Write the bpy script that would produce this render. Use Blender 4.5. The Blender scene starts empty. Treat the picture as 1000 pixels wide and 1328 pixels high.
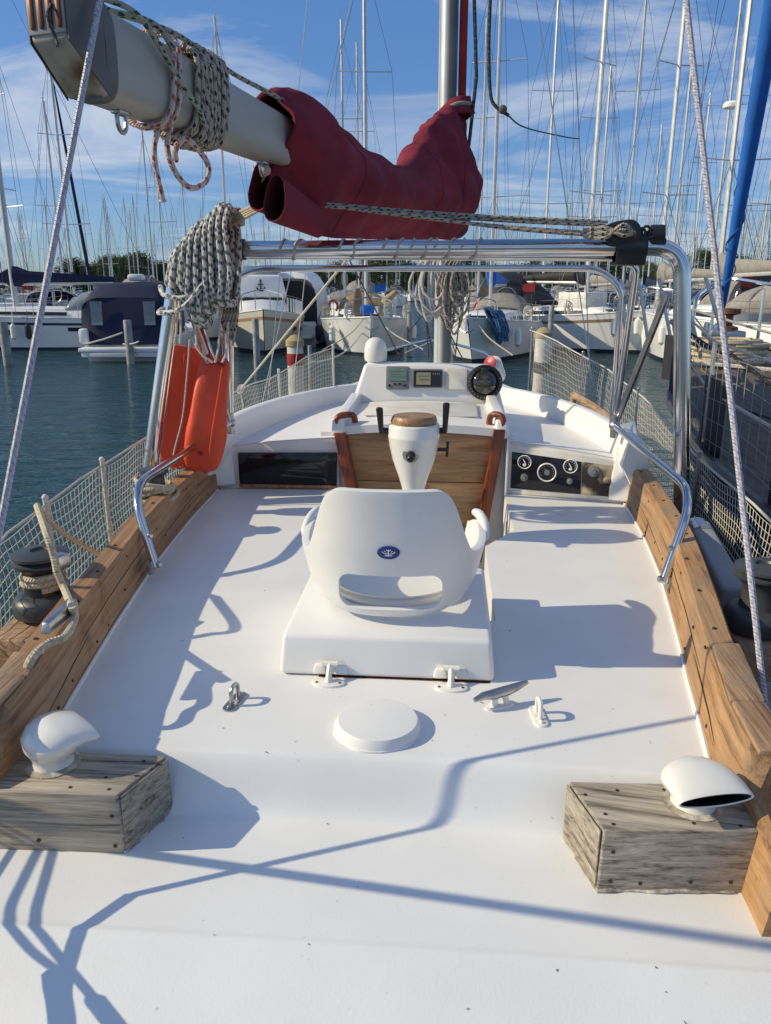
import bpy, bmesh, math, random
from mathutils import Vector, Matrix, noise
R = math.radians
V = Vector
rnd = random.Random(7)
scene = bpy.context.scene
col = scene.collection

# ------------------------------------------------------------------ camera
TH, PS = R(16.1), R(4.46)
CAM = V((.15, 0, 1.05))
WZ = -1.25                                   # water level (own deck is z = 0)
def ray(px, py):
    x = (px - 500) / 1000; u = (664 - py) / 1000
    f = math.cos(TH) + u * math.sin(TH); v = -math.sin(TH) + u * math.cos(TH)
    return V((x * math.cos(PS) - f * math.sin(PS), x * math.sin(PS) + f * math.cos(PS), v))
def U(px, py, X=None, Y=None, Z=None):
    """measured point of the photo -> place in the boat, given one known coordinate"""
    r = ray(px, py)
    t = (X - CAM.x) / r.x if X is not None else (Y - CAM.y) / r.y if Y is not None else (Z - CAM.z) / r.z
    return CAM + r * t
cd = bpy.data.cameras.new('camera'); cam = bpy.data.objects.new('camera', cd); col.objects.link(cam)
cam.location = CAM; cam.rotation_euler = (R(90) - TH, 0, PS)
cd.sensor_fit = 'VERTICAL'; cd.sensor_height = 24; cd.lens = 24 * 1000 / 1328
cd.clip_start = .02; cd.clip_end = 5000
scene.camera = cam

# ------------------------------------------------------------------ materials
def nt(name):
    m = bpy.data.materials.new(name); m.use_nodes = True
    n = m.node_tree; b = n.nodes['Principled BSDF']
    return m, n, n.nodes, n.links, b
def mat(name, c, rough=.5, metal=0, var=.12, scale=6, stretch=(1, 1, 1), bump=0, bscale=60, c2=None, spots=None, spec=.5, coat=0, rvar=0, wob=0, thr=(.35, .65)):
    m, n, N, L, b = nt(name)
    tc = N.new('ShaderNodeTexCoord'); mp = N.new('ShaderNodeMapping'); L.new(tc.outputs['Object'], mp.inputs['Vector'])
    mp.inputs['Scale'].default_value = stretch
    no = N.new('ShaderNodeTexNoise'); no.inputs['Scale'].default_value = scale; no.inputs['Detail'].default_value = 7
    no.inputs['Distortion'].default_value = wob
    L.new(mp.outputs['Vector'], no.inputs['Vector'])
    rp = N.new('ShaderNodeValToRGB'); L.new(no.outputs['Fac'], rp.inputs['Fac'])
    c2 = c2 or tuple(max(0, x * (1 - var * 2)) for x in c)
    rp.color_ramp.elements[0].position = thr[0]; rp.color_ramp.elements[0].color = (*c2, 1)
    rp.color_ramp.elements[1].position = thr[1]; rp.color_ramp.elements[1].color = (*c, 1)
    out = rp.outputs['Color']
    if spots:                                # (colour, scale, threshold): small specks of dirt
        vo = N.new('ShaderNodeTexNoise'); vo.inputs['Scale'].default_value = spots[1]; vo.inputs['Detail'].default_value = 3
        L.new(tc.outputs['Object'], vo.inputs['Vector'])
        r2 = N.new('ShaderNodeValToRGB'); L.new(vo.outputs['Fac'], r2.inputs['Fac'])
        r2.color_ramp.elements[0].position = spots[2]; r2.color_ramp.elements[0].color = (0, 0, 0, 1)
        r2.color_ramp.elements[1].position = spots[2] + .03; r2.color_ramp.elements[1].color = (1, 1, 1, 1)
        mx = N.new('ShaderNodeMix'); mx.data_type = 'RGBA'
        L.new(r2.outputs['Color'], mx.inputs['Factor']); L.new(out, mx.inputs['A']); mx.inputs['B'].default_value = (*spots[0], 1)
        out = mx.outputs['Result']
    L.new(out, b.inputs['Base Color'])
    b.inputs['Roughness'].default_value = rough; b.inputs['Metallic'].default_value = metal
    b.inputs['Specular IOR Level'].default_value = spec; b.inputs['Coat Weight'].default_value = coat
    if rvar:
        mr = N.new('ShaderNodeMapRange'); L.new(no.outputs['Fac'], mr.inputs['Value'])
        mr.inputs['To Min'].default_value = rough + rvar; mr.inputs['To Max'].default_value = max(.02, rough - rvar)
        L.new(mr.outputs['Result'], b.inputs['Roughness'])
    if bump:
        nb = N.new('ShaderNodeTexNoise'); nb.inputs['Scale'].default_value = bscale; nb.inputs['Detail'].default_value = 5
        L.new(mp.outputs['Vector'], nb.inputs['Vector'])
        bu = N.new('ShaderNodeBump'); bu.inputs['Strength'].default_value = bump; bu.inputs['Distance'].default_value = .01
        L.new(nb.outputs['Fac'], bu.inputs['Height']); L.new(bu.outputs['Normal'], b.inputs['Normal'])
    return m
def wood(name, dark, mid, light, grain=(1, 1, 1), rough=.6, scale=9, bump=.35, rot=0, grey=0):
    """grain = stretch of the object coordinates; the small number runs along the board"""
    m, n, N, L, b = nt(name)
    tc = N.new('ShaderNodeTexCoord'); mp = N.new('ShaderNodeMapping'); L.new(tc.outputs['Object'], mp.inputs['Vector'])
    mp.vector_type = 'TEXTURE'; mp.inputs['Scale'].default_value = [1 / g for g in grain]; mp.inputs['Rotation'].default_value = (0, 0, R(rot))
    n1 = N.new('ShaderNodeTexNoise'); n1.inputs['Scale'].default_value = scale; n1.inputs['Detail'].default_value = 8; n1.inputs['Roughness'].default_value = .65; n1.inputs['Distortion'].default_value = .6
    n2 = N.new('ShaderNodeTexNoise'); n2.inputs['Scale'].default_value = scale * 6; n2.inputs['Detail'].default_value = 4
    n3 = N.new('ShaderNodeTexNoise'); n3.inputs['Scale'].default_value = 3.5; n3.inputs['Detail'].default_value = 4
    L.new(mp.outputs['Vector'], n1.inputs['Vector']); L.new(mp.outputs['Vector'], n2.inputs['Vector']); L.new(tc.outputs['Object'], n3.inputs['Vector'])
    a = N.new('ShaderNodeMath'); a.operation = 'MULTIPLY_ADD'; L.new(n2.outputs['Fac'], a.inputs[0]); a.inputs[1].default_value = .35; L.new(n1.outputs['Fac'], a.inputs[2])
    a2 = N.new('ShaderNodeMath'); a2.operation = 'MULTIPLY_ADD'; L.new(n3.outputs['Fac'], a2.inputs[0]); a2.inputs[1].default_value = .3; L.new(a.outputs[0], a2.inputs[2])
    rp = N.new('ShaderNodeValToRGB'); L.new(a2.outputs[0], rp.inputs['Fac'])
    e = rp.color_ramp.elements
    e[0].position = .62; e[0].color = (*dark, 1); e[1].position = .98; e[1].color = (*light, 1)
    k = e.new(.78); k.color = (*mid, 1)
    out = rp.outputs['Color']
    if grey:                                  # patches where the varnish has gone and the timber has silvered
        n4 = N.new('ShaderNodeTexNoise'); n4.inputs['Scale'].default_value = 5; n4.inputs['Detail'].default_value = 6; n4.inputs['Roughness'].default_value = .7; L.new(tc.outputs['Object'], n4.inputs['Vector'])
        r4 = N.new('ShaderNodeValToRGB'); L.new(n4.outputs['Fac'], r4.inputs['Fac']); r4.color_ramp.elements[0].position = .45; r4.color_ramp.elements[0].color = (0, 0, 0, 1); r4.color_ramp.elements[1].position = .68; r4.color_ramp.elements[1].color = (grey, grey, grey, 1)
        mg = N.new('ShaderNodeMix'); mg.data_type = 'RGBA'; L.new(r4.outputs['Color'], mg.inputs['Factor']); L.new(out, mg.inputs['A']); mg.inputs['B'].default_value = (.27, .2, .135, 1)
        r5 = N.new('ShaderNodeValToRGB'); L.new(n4.outputs['Fac'], r5.inputs['Fac']); r5.color_ramp.elements[0].position = .3; r5.color_ramp.elements[0].color = (.65, .65, .65, 1); r5.color_ramp.elements[1].position = .4; r5.color_ramp.elements[1].color = (0, 0, 0, 1)
        mh_ = N.new('ShaderNodeMix'); mh_.data_type = 'RGBA'; L.new(r5.outputs['Color'], mh_.inputs['Factor']); L.new(mg.outputs['Result'], mh_.inputs['A']); mh_.inputs['B'].default_value = (.12, .065, .035, 1)
        out = mh_.outputs['Result']
    L.new(out, b.inputs['Base Color'])
    b.inputs['Roughness'].default_value = rough
    bu = N.new('ShaderNodeBump'); bu.inputs['Strength'].default_value = bump; bu.inputs['Distance'].default_value = .006
    L.new(a.outputs[0], bu.inputs['Height']); L.new(bu.outputs['Normal'], b.inputs['Normal'])
    return m
def rope_mat(name, base, flecks, pitch=22, dens=.33, twist=1, rough=.85):
    """braided rope: UV x runs along the rope in metres, UV y round it"""
    m, n, N, L, b = nt(name)
    uv = N.new('ShaderNodeUVMap'); sp = N.new('ShaderNodeSeparateXYZ'); L.new(uv.outputs['UV'], sp.inputs['Vector'])
    out = None
    for i, (c, sgn) in enumerate(zip(flecks, (1, 1))):
        a = N.new('ShaderNodeMath'); a.operation = 'MULTIPLY'; L.new(sp.outputs['X'], a.inputs[0]); a.inputs[1].default_value = pitch * (1 if i == 0 else .83)
        v = N.new('ShaderNodeMath'); v.operation = 'MULTIPLY_ADD'; L.new(sp.outputs['Y'], v.inputs[0]); v.inputs[1].default_value = sgn * twist; L.new(a.outputs[0], v.inputs[2])
        f = N.new('ShaderNodeMath'); f.operation = 'FRACT'; L.new(v.outputs[0], f.inputs[0])
        g = N.new('ShaderNodeMath'); g.operation = 'LESS_THAN'; L.new(f.outputs[0], g.inputs[0]); g.inputs[1].default_value = dens
        k1 = N.new('ShaderNodeMath'); k1.operation = 'MULTIPLY'; L.new(sp.outputs['X'], k1.inputs[0]); k1.inputs[1].default_value = pitch * .41
        k2 = N.new('ShaderNodeMath'); k2.operation = 'MULTIPLY_ADD'; L.new(sp.outputs['Y'], k2.inputs[0]); k2.inputs[1].default_value = -3 if i == 0 else -2; L.new(k1.outputs[0], k2.inputs[2])
        k3 = N.new('ShaderNodeMath'); k3.operation = 'FRACT'; L.new(k2.outputs[0], k3.inputs[0])
        k4 = N.new('ShaderNodeMath'); k4.operation = 'LESS_THAN'; L.new(k3.outputs[0], k4.inputs[0]); k4.inputs[1].default_value = .55
        k5 = N.new('ShaderNodeMath'); k5.operation = 'MULTIPLY'; L.new(g.outputs[0], k5.inputs[0]); L.new(k4.outputs[0], k5.inputs[1]); g = k5
        mx = N.new('ShaderNodeMix'); mx.data_type = 'RGBA'; L.new(g.outputs[0], mx.inputs['Factor'])
        if out is None: mx.inputs['A'].default_value = (*base, 1)
        else: L.new(out, mx.inputs['A'])
        mx.inputs['B'].default_value = (*c, 1); out = mx.outputs['Result']
    L.new(out, b.inputs['Base Color']); b.inputs['Roughness'].default_value = rough
    w = N.new('ShaderNodeMath'); w.operation = 'MULTIPLY_ADD'; L.new(sp.outputs['Y'], w.inputs[0]); w.inputs[1].default_value = 3 * 6.283
    w2 = N.new('ShaderNodeMath'); w2.operation = 'MULTIPLY'; L.new(sp.outputs['X'], w2.inputs[0]); w2.inputs[1].default_value = 700; L.new(w2.outputs[0], w.inputs[2])
    s = N.new('ShaderNodeMath'); s.operation = 'SINE'; L.new(w.outputs[0], s.inputs[0])
    bu = N.new('ShaderNodeBump'); bu.inputs['Strength'].default_value = .5; bu.inputs['Distance'].default_value = .002
    L.new(s.outputs[0], bu.inputs['Height']); L.new(bu.outputs['Normal'], b.inputs['Normal'])
    return m

M = {}
M['deck'] = mat('deck_paint', (.8, .8, .79), .5, var=.035, scale=3.5, bump=.05, bscale=160, spots=((.6, .58, .53), 60, .73), rvar=.1)
M['gel'] = mat('white_gelcoat', (.82, .81, .79), .32, var=.03, scale=3, bump=.05, bscale=25, rvar=.08)
M['gel_old'] = mat('aged_gelcoat', (.74, .72, .67), .45, var=.1, scale=9, bump=.1, bscale=60, c2=(.58, .53, .44), thr=(.25, .55))
M['seat'] = mat('seat_plastic', (.8, .79, .76), .34, var=.02, scale=5, bump=.03, bscale=90, spots=((.5, .47, .42), 70, .8))
M['ivory'] = mat('ivory_plastic', (.82, .8, .74), .22, var=.02, coat=.4)
M['teak_y'] = wood('teak_along', (.12, .06, .03), (.33, .17, .072), (.45, .27, .135), (8, .22, 8), .62, 6, .2)
M['teak_p'] = wood('teak_port_plank', (.12, .06, .03), (.33, .17, .072), (.45, .27, .135), (7, .14, 7), .68, 6, .3, 6.6, .7)
M['teak_s'] = wood('teak_starboard_plank', (.12, .06, .03), (.36, .19, .08), (.48, .29, .14), (7, .14, 7), .68, 6, .3, -6.6, .7)
M['teak_worn'] = wood('teak_worn', (.12, .06, .03), (.34, .2, .11), (.48, .34, .22), (8, .3, 8), .8, 7, .6, 0, .8)
M['grey_wood'] = wood('weathered_wood', (.07, .055, .04), (.33, .275, .21), (.52, .455, .36), (.3, 5, 9), .85, 9, .6)
M['grey_wood2'] = wood('weathered_wood_dark', (.06, .05, .04), (.3, .26, .205), (.49, .44, .36), (.28, 6, 11), .85, 9, .7, -8)
M['grey_wood_y'] = wood('weathered_end_board', (.06, .05, .04), (.3, .255, .2), (.47, .42, .34), (7, .3, 9), .85, 9, .6)
M['mahogany'] = wood('mahogany', (.075, .016, .006), (.19, .042, .014), (.28, .075, .028), (9, 9, .6), .3)
M['board'] = wood('plywood_board', (.24, .115, .045), (.42, .23, .095), (.52, .32, .15), (.6, 3, 7), .45, 4, .12)
M['burl'] = wood('pedestal_wood', (.13, .06, .025), (.3, .165, .075), (.42, .26, .13), (1.2, 5, 3), .4)
M['steel'] = mat('stainless_steel', (.66, .67, .69), .13, 1, var=.04, scale=12, rvar=.05)
M['dull_steel'] = mat('dull_steel', (.5, .5, .5), .35, 1, var=.12, scale=20)
M['alu'] = mat('boom_aluminium', (.4, .385, .345), .45, .15, var=.08, scale=3, stretch=(1, .4, 2.5), bump=.06, bscale=30, rvar=.08)
M['alu_end'] = mat('oxidised_aluminium', (.4, .38, .33), .6, .2, scale=9, c2=(.13, .085, .05), thr=(.3, .5), bump=.15, bscale=40)
M['alu_dark'] = mat('dark_end_fitting', (.13, .13, .125), .5, .2)  # dark grey tone of the boom end's cheeks and collar
M['mastalu'] = mat('mast_aluminium', (.62, .62, .6), .4, .35, var=.08)
M['mastdark'] = mat('mast_track', (.13, .14, .15), .5, .3)
M['canvas'] = mat('burgundy_canvas', (.225, .026, .046), .9, var=.16, scale=4, stretch=(1, .6, 1.6), bump=.9, bscale=9, spec=.2)
M['canvas_in'] = mat('burgundy_inner_shade', (.07, .012, .016), .95)  # darker copy of the canvas: shade inside the curled flaps put into colour
M['red'] = mat('red_canvas', (.35, .02, .02), .8)
M['orange'] = mat('buoy_orange', (.76, .075, .02), .5, var=.09, scale=6, bump=.25, bscale=16)
M['black'] = mat('black_plastic', (.018, .018, .02), .4, var=.2)
M['gloss'] = mat('black_glass', (.008, .008, .012), .08, var=.1)
M['rub'] = mat('black_rubber', (.025, .025, .027), .75, var=.2)
M['grey'] = mat('winch_grey', (.07, .073, .078), .42, .2, var=.15, scale=14)
M['greylt'] = mat('grey_case', (.34, .35, .37), .55, var=.12, scale=5)
M['bronze'] = mat('winch_bronze', (.2, .075, .035), .45, .5)
M['blueem'] = mat('blue_enamel', (.02, .05, .26), .3)
M['white'] = mat('white_paint', (.82, .82, .82), .45, var=.02)
M['lcd'] = mat('display_green', (.16, .27, .21), .15, var=.1)
M['lcd2'] = mat('display_tan', (.34, .31, .2), .15, var=.1)
M['bezel'] = mat('grey_bezel', (.2, .21, .22), .4)
M['compass'] = mat('compass_liquid', (.045, .045, .03), .05, var=.4, scale=14, coat=1)
M['burnt'] = mat('burnt_panel', (.5, .4, .27), .5, scale=7, c2=(.02, .015, .012), thr=(.44, .58))
M['bulk_red'] = mat('red_lens', (.45, .02, .03), .3)
M['dirt'] = mat('dirt_bits', (.2, .16, .12), .9)
M['seal'] = mat('sealant', (.6, .56, .5), .7, scale=30, c2=(.2, .16, .12), bump=.5)
M['screw'] = mat('screw_head', (.07, .045, .03), .6, .4)
M['rope_b'] = rope_mat('rope_white_blue', (.66, .64, .58), ((.06, .09, .16), (.15, .18, .18)), 25, .36)
M['rope_d'] = rope_mat('rope_grey_fleck', (.42, .37, .3), ((.015, .017, .02), (.16, .13, .11)), 22, .28)
M['rope_g'] = rope_mat('rope_green_fleck', (.34, .35, .29), ((.02, .11, .07), (.05, .06, .05)), 26, .28)
M['rope_r'] = rope_mat('rope_red_fleck', (.6, .5, .44), ((.4, .05, .05), (.45, .2, .2)), 24, .3)
M['rope_tan'] = rope_mat('rope_tan', (.52, .44, .31), ((.4, .32, .2), (.58, .5, .38)), 40, .3)
M['rope_w'] = rope_mat('rope_plain', (.6, .57, .5), ((.45, .42, .37), (.64, .62, .56)), 40, .3)
M['rope_k'] = rope_mat('rope_black', (.045, .045, .05), ((.02, .02, .02), (.1, .1, .1)), 30, .3)
M['rope_blue'] = rope_mat('rope_bright_blue', (.04, .13, .27), ((.02, .07, .18), (.09, .2, .34)), 10, .3)
M['wire'] = rope_mat('rigging_wire', (.46, .44, .5), ((.26, .24, .3), (.6, .58, .62)), 55, .25, 3, .35)
M['net'] = mat('net_cord', (.55, .53, .47), .85, var=.06)
M['netdark'] = mat('net_cord_dark', (.3, .29, .27), .85, var=.06)
M['bluecv'] = mat('blue_canvas', (.014, .15, .58), .75, var=.1, scale=5, bump=.3, bscale=14)
M['navy'] = mat('navy_canvas', (.006, .011, .05), .8, var=.1, scale=3, bump=.3, bscale=5)
M['dkgreen'] = mat('green_canvas', (.01, .075, .05), .85)
M['blackcv'] = mat('black_canvas', (.012, .012, .014), .7)
M['greycv'] = mat('grey_canvas', (.3, .28, .25), .85, bump=.3, bscale=4)
M['tancv'] = mat('tan_canvas', (.32, .22, .12), .85)
M['hullw'] = mat('white_hull', (.86, .86, .85), .25, var=.03, scale=1.2)
M['hullc'] = mat('cream_hull', (.68, .65, .56), .3, var=.04, scale=1.2)
M['hulln'] = mat('navy_hull', (.006, .008, .018), .5, var=.15, spec=.2)
M['stripe'] = mat('waterline_stripe', (.03, .04, .07), .5)
M['glass'] = mat('dark_window', (.012, .016, .022), .06, var=.1)
M['clear'] = mat('clear_vinyl', (.24, .28, .3), .12)
M['pile'] = mat('painted_pile', (.62, .6, .55), .6, scale=4, c2=(.42, .38, .32), bump=.2, bscale=12)
M['pilecap'] = mat('pile_cap', (.48, .36, .18), .8)
M['pilegrey'] = mat('grey_pile', (.36, .37, .36), .65, scale=5, c2=(.2, .2, .2))
M['teakdeck'] = mat('grey_teak_deck', (.17, .14, .11), .8, scale=7, stretch=(14, .6, 1), c2=(.06, .05, .045), bump=.2, bscale=30)
M['bark'] = mat('bark', (.09, .065, .045), .9)
for i, c in enumerate(((.07, .115, .028), (.045, .08, .024), (.12, .155, .04))):
    M['leaf%d' % i] = mat('pine_needles_%s' % 'abc'[i], c, .8, var=.25, scale=.5, spec=.15)
M['land'] = mat('earth', (.2, .17, .12), .9, scale=.1)
M['quay'] = mat('concrete', (.36, .35, .33), .85, scale=1)

# ------------------------------------------------------------------ mesh builder
def frames(pts, closed=False):
    n = len(pts); T = []
    for i in range(n):
        a = pts[i - 1] if (i > 0 or closed) else pts[0]; b = pts[(i + 1) % n] if (i < n - 1 or closed) else pts[-1]
        t = (b - a); T.append(t.normalized() if t.length > 1e-9 else V((0, 0, 1)))
    u = T[0].orthogonal().normalized(); out = []
    for i in range(n):
        if i:
            q = T[i - 1].rotation_difference(T[i]); u = q @ u
            u = (u - T[i] * u.dot(T[i])).normalized()
        out.append((T[i], u, T[i].cross(u)))
    return out
def spline(pts, k=6, closed=False):
    pts = [V(p) for p in pts]; n = len(pts); out = []
    for i in range(n if closed else n - 1):
        if closed: p0, p1, p2, p3 = pts[i - 1], pts[i], pts[(i + 1) % n], pts[(i + 2) % n]
        else:
            p1, p2 = pts[i], pts[i + 1]; p0 = pts[i - 1] if i else p1 * 2 - p2; p3 = pts[i + 2] if i + 2 < n else p2 * 2 - p1
        for j in range(k):
            t = j / k; t2 = t * t; t3 = t2 * t
            out.append(.5 * ((2 * p1) + (p2 - p0) * t + (2 * p0 - 5 * p1 + 4 * p2 - p3) * t2 + (3 * p1 - p0 - 3 * p2 + p3) * t3))
    if not closed: out.append(pts[-1])
    return out
def lerp(tab, x):
    if x <= tab[0][0]: return tab[0][1]
    for (a, p), (b, q) in zip(tab, tab[1:]):
        if x <= b: return p + (q - p) * (x - a) / (b - a)
    return tab[-1][1]
def fillet(pts, rad, k=6):
    """round the corners of a polyline (bent pipe)"""
    pts = [V(p) for p in pts]; out = [pts[0]]
    for i in range(1, len(pts) - 1):
        a, b, c = pts[i - 1], pts[i], pts[i + 1]; r = min(rad, (a - b).length * .45, (c - b).length * .45)
        p = b + (a - b).normalized() * r; q = b + (c - b).normalized() * r
        for j in range(k + 1):
            t = j / k; out.append(p * (1 - t) ** 2 + b * 2 * t * (1 - t) + q * t * t)
    out.append(pts[-1]); return out

class MB:
    def __init__(s):
        s.bm = bmesh.new(); s.uv = s.bm.loops.layers.uv.new('UVMap'); s.mi = 0
    def quadgrid(s, rows, closed=False, uv=None):
        R_ = [[s.bm.verts.new(p) for p in row] for row in rows]
        for i in range(len(R_) - 1):
            n = len(R_[i])
            for j in range(n if closed else n - 1):
                k = (j + 1) % n
                f = s.bm.faces.new((R_[i][j], R_[i][k], R_[i + 1][k], R_[i + 1][j])); f.material_index = s.mi; f.smooth = True
                if uv:
                    for lp, (a, b) in zip(f.loops, ((i, j), (i, j + 1), (i + 1, j + 1), (i + 1, j))): lp[s.uv].uv = (uv[a], b / n)
        return R_
    def cap(s, ring, flip=False):
        try:
            f = s.bm.faces.new(ring[::-1] if flip else ring); f.material_index = s.mi; f.smooth = True
        except ValueError: pass
    def loft(s, rings, cap0=True, cap1=True):
        r = s.quadgrid(rings, True)
        if cap0: s.cap(r[0], True)
        if cap1: s.cap(r[-1])
        return r
    def tube(s, pts, r, seg=8, closed=False, caps=True, flat=None):
        pts = [V(p) for p in pts]; fr = frames(pts, closed); rows = []; d = 0; uv = []
        for i, (p, (t, u, w)) in enumerate(zip(pts, fr)):
            if i: d += (p - pts[i - 1]).length
            uv.append(d); rr = r[i] if isinstance(r, (list, tuple)) else r
            rows.append([p + u * rr * math.cos(6.2832 * j / seg) + w * rr * math.sin(6.2832 * j / seg) for j in range(seg)])
        if closed: rows.append(rows[0]); uv.append(d + .01)
        g = s.quadgrid(rows, True, uv)
        if caps and not closed: s.cap(g[0], True); s.cap(g[-1])
        return s
    def hexa(s, p, bev=0, seg=2):
        """p: four bottom corners then four top corners, counter-clockwise seen from above"""
        v = [s.bm.verts.new(x) for x in p]; fs = []
        for q in ((3, 2, 1, 0), (4, 5, 6, 7), (0, 1, 5, 4), (1, 2, 6, 5), (2, 3, 7, 6), (3, 0, 4, 7)):
            f = s.bm.faces.new([v[i] for i in q]); f.material_index = s.mi; f.smooth = True; fs.append(f)
        if bev:
            es = list({e for f in fs for e in f.edges})
            res = bmesh.ops.bevel(s.bm, geom=es, offset=bev, segments=seg, affect='EDGES', profile=.5)
            for f in res['faces']: f.material_index = s.mi; f.smooth = True
        return s
    def box(s, c, size, bev=0, rz=0, m=None, seg=2):
        x, y, z = (k / 2 for k in size)
        P = [V(q) for q in ((-x, -y, -z), (x, -y, -z), (x, y, -z), (-x, y, -z), (-x, -y, z), (x, -y, z), (x, y, z), (-x, y, z))]
        T = Matrix.Translation(V(c)) @ (m or Matrix.Rotation(rz, 4, 'Z'))
        return s.hexa([T @ q for q in P], bev, seg)
    def slab(s, poly, th, m=None, bev=0):
        """flat outline (list of 2D) extruded by th along +z of m"""
        m = m or Matrix.Identity(4)
        a = [m @ V((x, y, 0)) for x, y in poly]; b = [m @ V((x, y, th)) for x, y in poly]
        va = [s.bm.verts.new(p) for p in a]; vb = [s.bm.verts.new(p) for p in b]; n = len(poly); fs = []
        fs.append(s.bm.faces.new(va[::-1])); fs.append(s.bm.faces.new(vb))
        for i in range(n): fs.append(s.bm.faces.new((va[i], va[(i + 1) % n], vb[(i + 1) % n], vb[i])))
        for f in fs: f.material_index = s.mi; f.smooth = True
        if bev:
            res = bmesh.ops.bevel(s.bm, geom=list(fs[1].edges), offset=bev, segments=2, affect='EDGES', profile=.5)
            for f in res['faces']: f.material_index = s.mi; f.smooth = True
        return s
    def lathe(s, prof, m=None, seg=24, caps=True):
        m = m or Matrix.Identity(4)
        rows = [[m @ V((max(r, 1e-4) * math.cos(6.2832 * j / seg), max(r, 1e-4) * math.sin(6.2832 * j / seg), z)) for j in range(seg)] for r, z in prof]
        g = s.quadgrid(rows, True)
        if caps: s.cap(g[0], True); s.cap(g[-1])
        return s
    def ball(s, c, r, sc=(1, 1, 1), seg=12):
        return s.lathe([(r * math.sin(math.pi * i / 10), -r * math.cos(math.pi * i / 10)) for i in range(11)], Matrix.Translation(V(c)) @ Matrix.Diagonal((*sc, 1)), seg)
    def build(s, name, mats, parent=None, label=None, sharp=38, fix=True):
        if fix: bmesh.ops.recalc_face_normals(s.bm, faces=s.bm.faces)
        me = bpy.data.meshes.new(name); s.bm.to_mesh(me); s.bm.free()
        for m in (mats if isinstance(mats, (list, tuple)) else [mats]): me.materials.append(M[m] if isinstance(m, str) else m)
        if sharp: me.set_sharp_from_angle(angle=R(sharp))
        o = bpy.data.objects.new(name, me); col.objects.link(o)
        if parent is not None:
            o.parent = parent
            o.matrix_parent_inverse = INV.get(parent.name, Matrix.Identity(4))
        if label: o['label'] = label
        return o
INV = {}
def thing(name, label, cat, loc=(0, 0, 0), group=None):
    o = bpy.data.objects.new(name, None); col.objects.link(o); o.location = loc; o.empty_display_size = .2
    o['label'] = label; o['category'] = cat
    if group: o['group'] = group
    INV[o.name] = Matrix.Translation(V(loc)).inverted()
    return o
def tag(o, label, cat, group=None):
    o['label'] = label; o['category'] = cat
    if group: o['group'] = group
    return o
def copy_tree(o, parent=None):
    c = o.copy(); col.objects.link(c)
    if parent is not None: c.parent = parent
    for ch in o.children: copy_tree(ch, c)
    return c
def along(d, up=(0, 0, 1), loc=(0, 0, 0)):
    """matrix whose z axis is d"""
    z = V(d).normalized(); x = V(up).cross(z)
    if x.length < 1e-4: x = V((1, 0, 0)).cross(z)
    x.normalize(); y = z.cross(x)
    return Matrix.Translation(V(loc)) @ Matrix((x, y, z)).transposed().to_4x4()
def oval(a, b, n=24): return [(a * math.cos(6.2832 * i / n), b * math.sin(6.2832 * i / n)) for i in range(n)]
def rrect(w, h, r, k=4):
    out = []
    for cx, cy, a0 in ((w / 2 - r, h / 2 - r, 0), (-w / 2 + r, h / 2 - r, 90), (-w / 2 + r, -h / 2 + r, 180), (w / 2 - r, -h / 2 + r, 270)):
        for j in range(k + 1):
            a = R(a0 + 90 * j / k); out.append((cx + r * math.cos(a), cy + r * math.sin(a)))
    return out

# ================================================================== OWN YACHT
Y0 = thing('sailing_yacht', 'white sailing yacht in the foreground with teak coamings, white helm seat and steel gantry', 'sailing yacht', (0, 3.5, WZ))
XIN = [(.95, .76), (1.15, .77), (1.4, .778), (1.56, .788), (1.72, .82), (2.2, .9), (2.8, .985), (3.4, 1.04), (4.0, 1.075), (4.4, 1.09)]
def xin(y): return lerp(XIN, y)
XG = [(.3, .85), (1, 1.04), (1.6, 1.2), (2.3, 1.33), (3, 1.37), (4, 1.42), (5, 1.43), (6, 1.36), (7, 1.15), (7.7, .94), (8.4, .66), (9.4, .02)]
def xg(y): return lerp(XG, y)
def zg(y): return -.22 + .03 * max(0, y - 2.6)
# hull
b = MB()
ys = [.3 + .3 * i for i in range(30)] + [9.2, 9.4]
for sgn in (-1, 1):
    rows = []
    for y in ys:
        g, z = xg(y), zg(y)
        prof = [(1, 0), (1.02, -.15), (1.0, -.45), (.93, -.8), (.8, -1.1), (.45, -1.4), (.0, -1.6)]
        rows.append([V((sgn * g * a, y - (.25 * -zz * (y > 8.9)) - .0, z + zz)) for a, zz in prof])
    b.quadgrid(rows)
b.quadgrid([[V((-xg(.3) * a, .3, zg(.3) + zz)), V((xg(.3) * a, .3, zg(.3) + zz))] for a, zz in [(1, 0), (1, -.45), (.8, -1.1), (.0, -1.6)]])
b.build('hull', 'hullw', Y0)
# aft deck / cockpit sole, one moulded sheet with the step and the rounded stern
def zdeck(x, y):
    step = 1.555 - .02 * (x / .8) ** 2
    t = (y - (step - .085)) / .095; t = max(0, min(1, t)); s = t * t * (3 - 2 * t)
    z = -.118 * (1 - s) + .0028 * math.exp(-((y - 1.135) / .009) ** 2)
    if y < 1.13: z -= .7 * (1.13 - y) ** 2 + .2 * (1.13 - y)
    if y < .9: z -= 2.2 * (.9 - y) ** 2
    return z + .006 * (1 - (x / .9) ** 2)
FW = [(4.2, .47), (3.35, .47), (3.32, .44), (3.12, .33), (2.3, .33)]      # footwell half width
b = MB(); nx = 40
yl = [.55 + .04 * i for i in range(44)] + [1.42 + .012 * i for i in range(18)] + [1.1 + .005 * i for i in range(15)] + [2.35]
yl = sorted(set(round(v, 3) for v in yl))
rows = []
for y in yl:
    w = xin(y) + .03 if y > 1.12 else .775 - .25 * max(0, 1.0 - y) ** 2
    rows.append([V((w * (2 * i / nx - 1), y, zdeck(w * (2 * i / nx - 1), y))) for i in range(nx + 1)])
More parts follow.
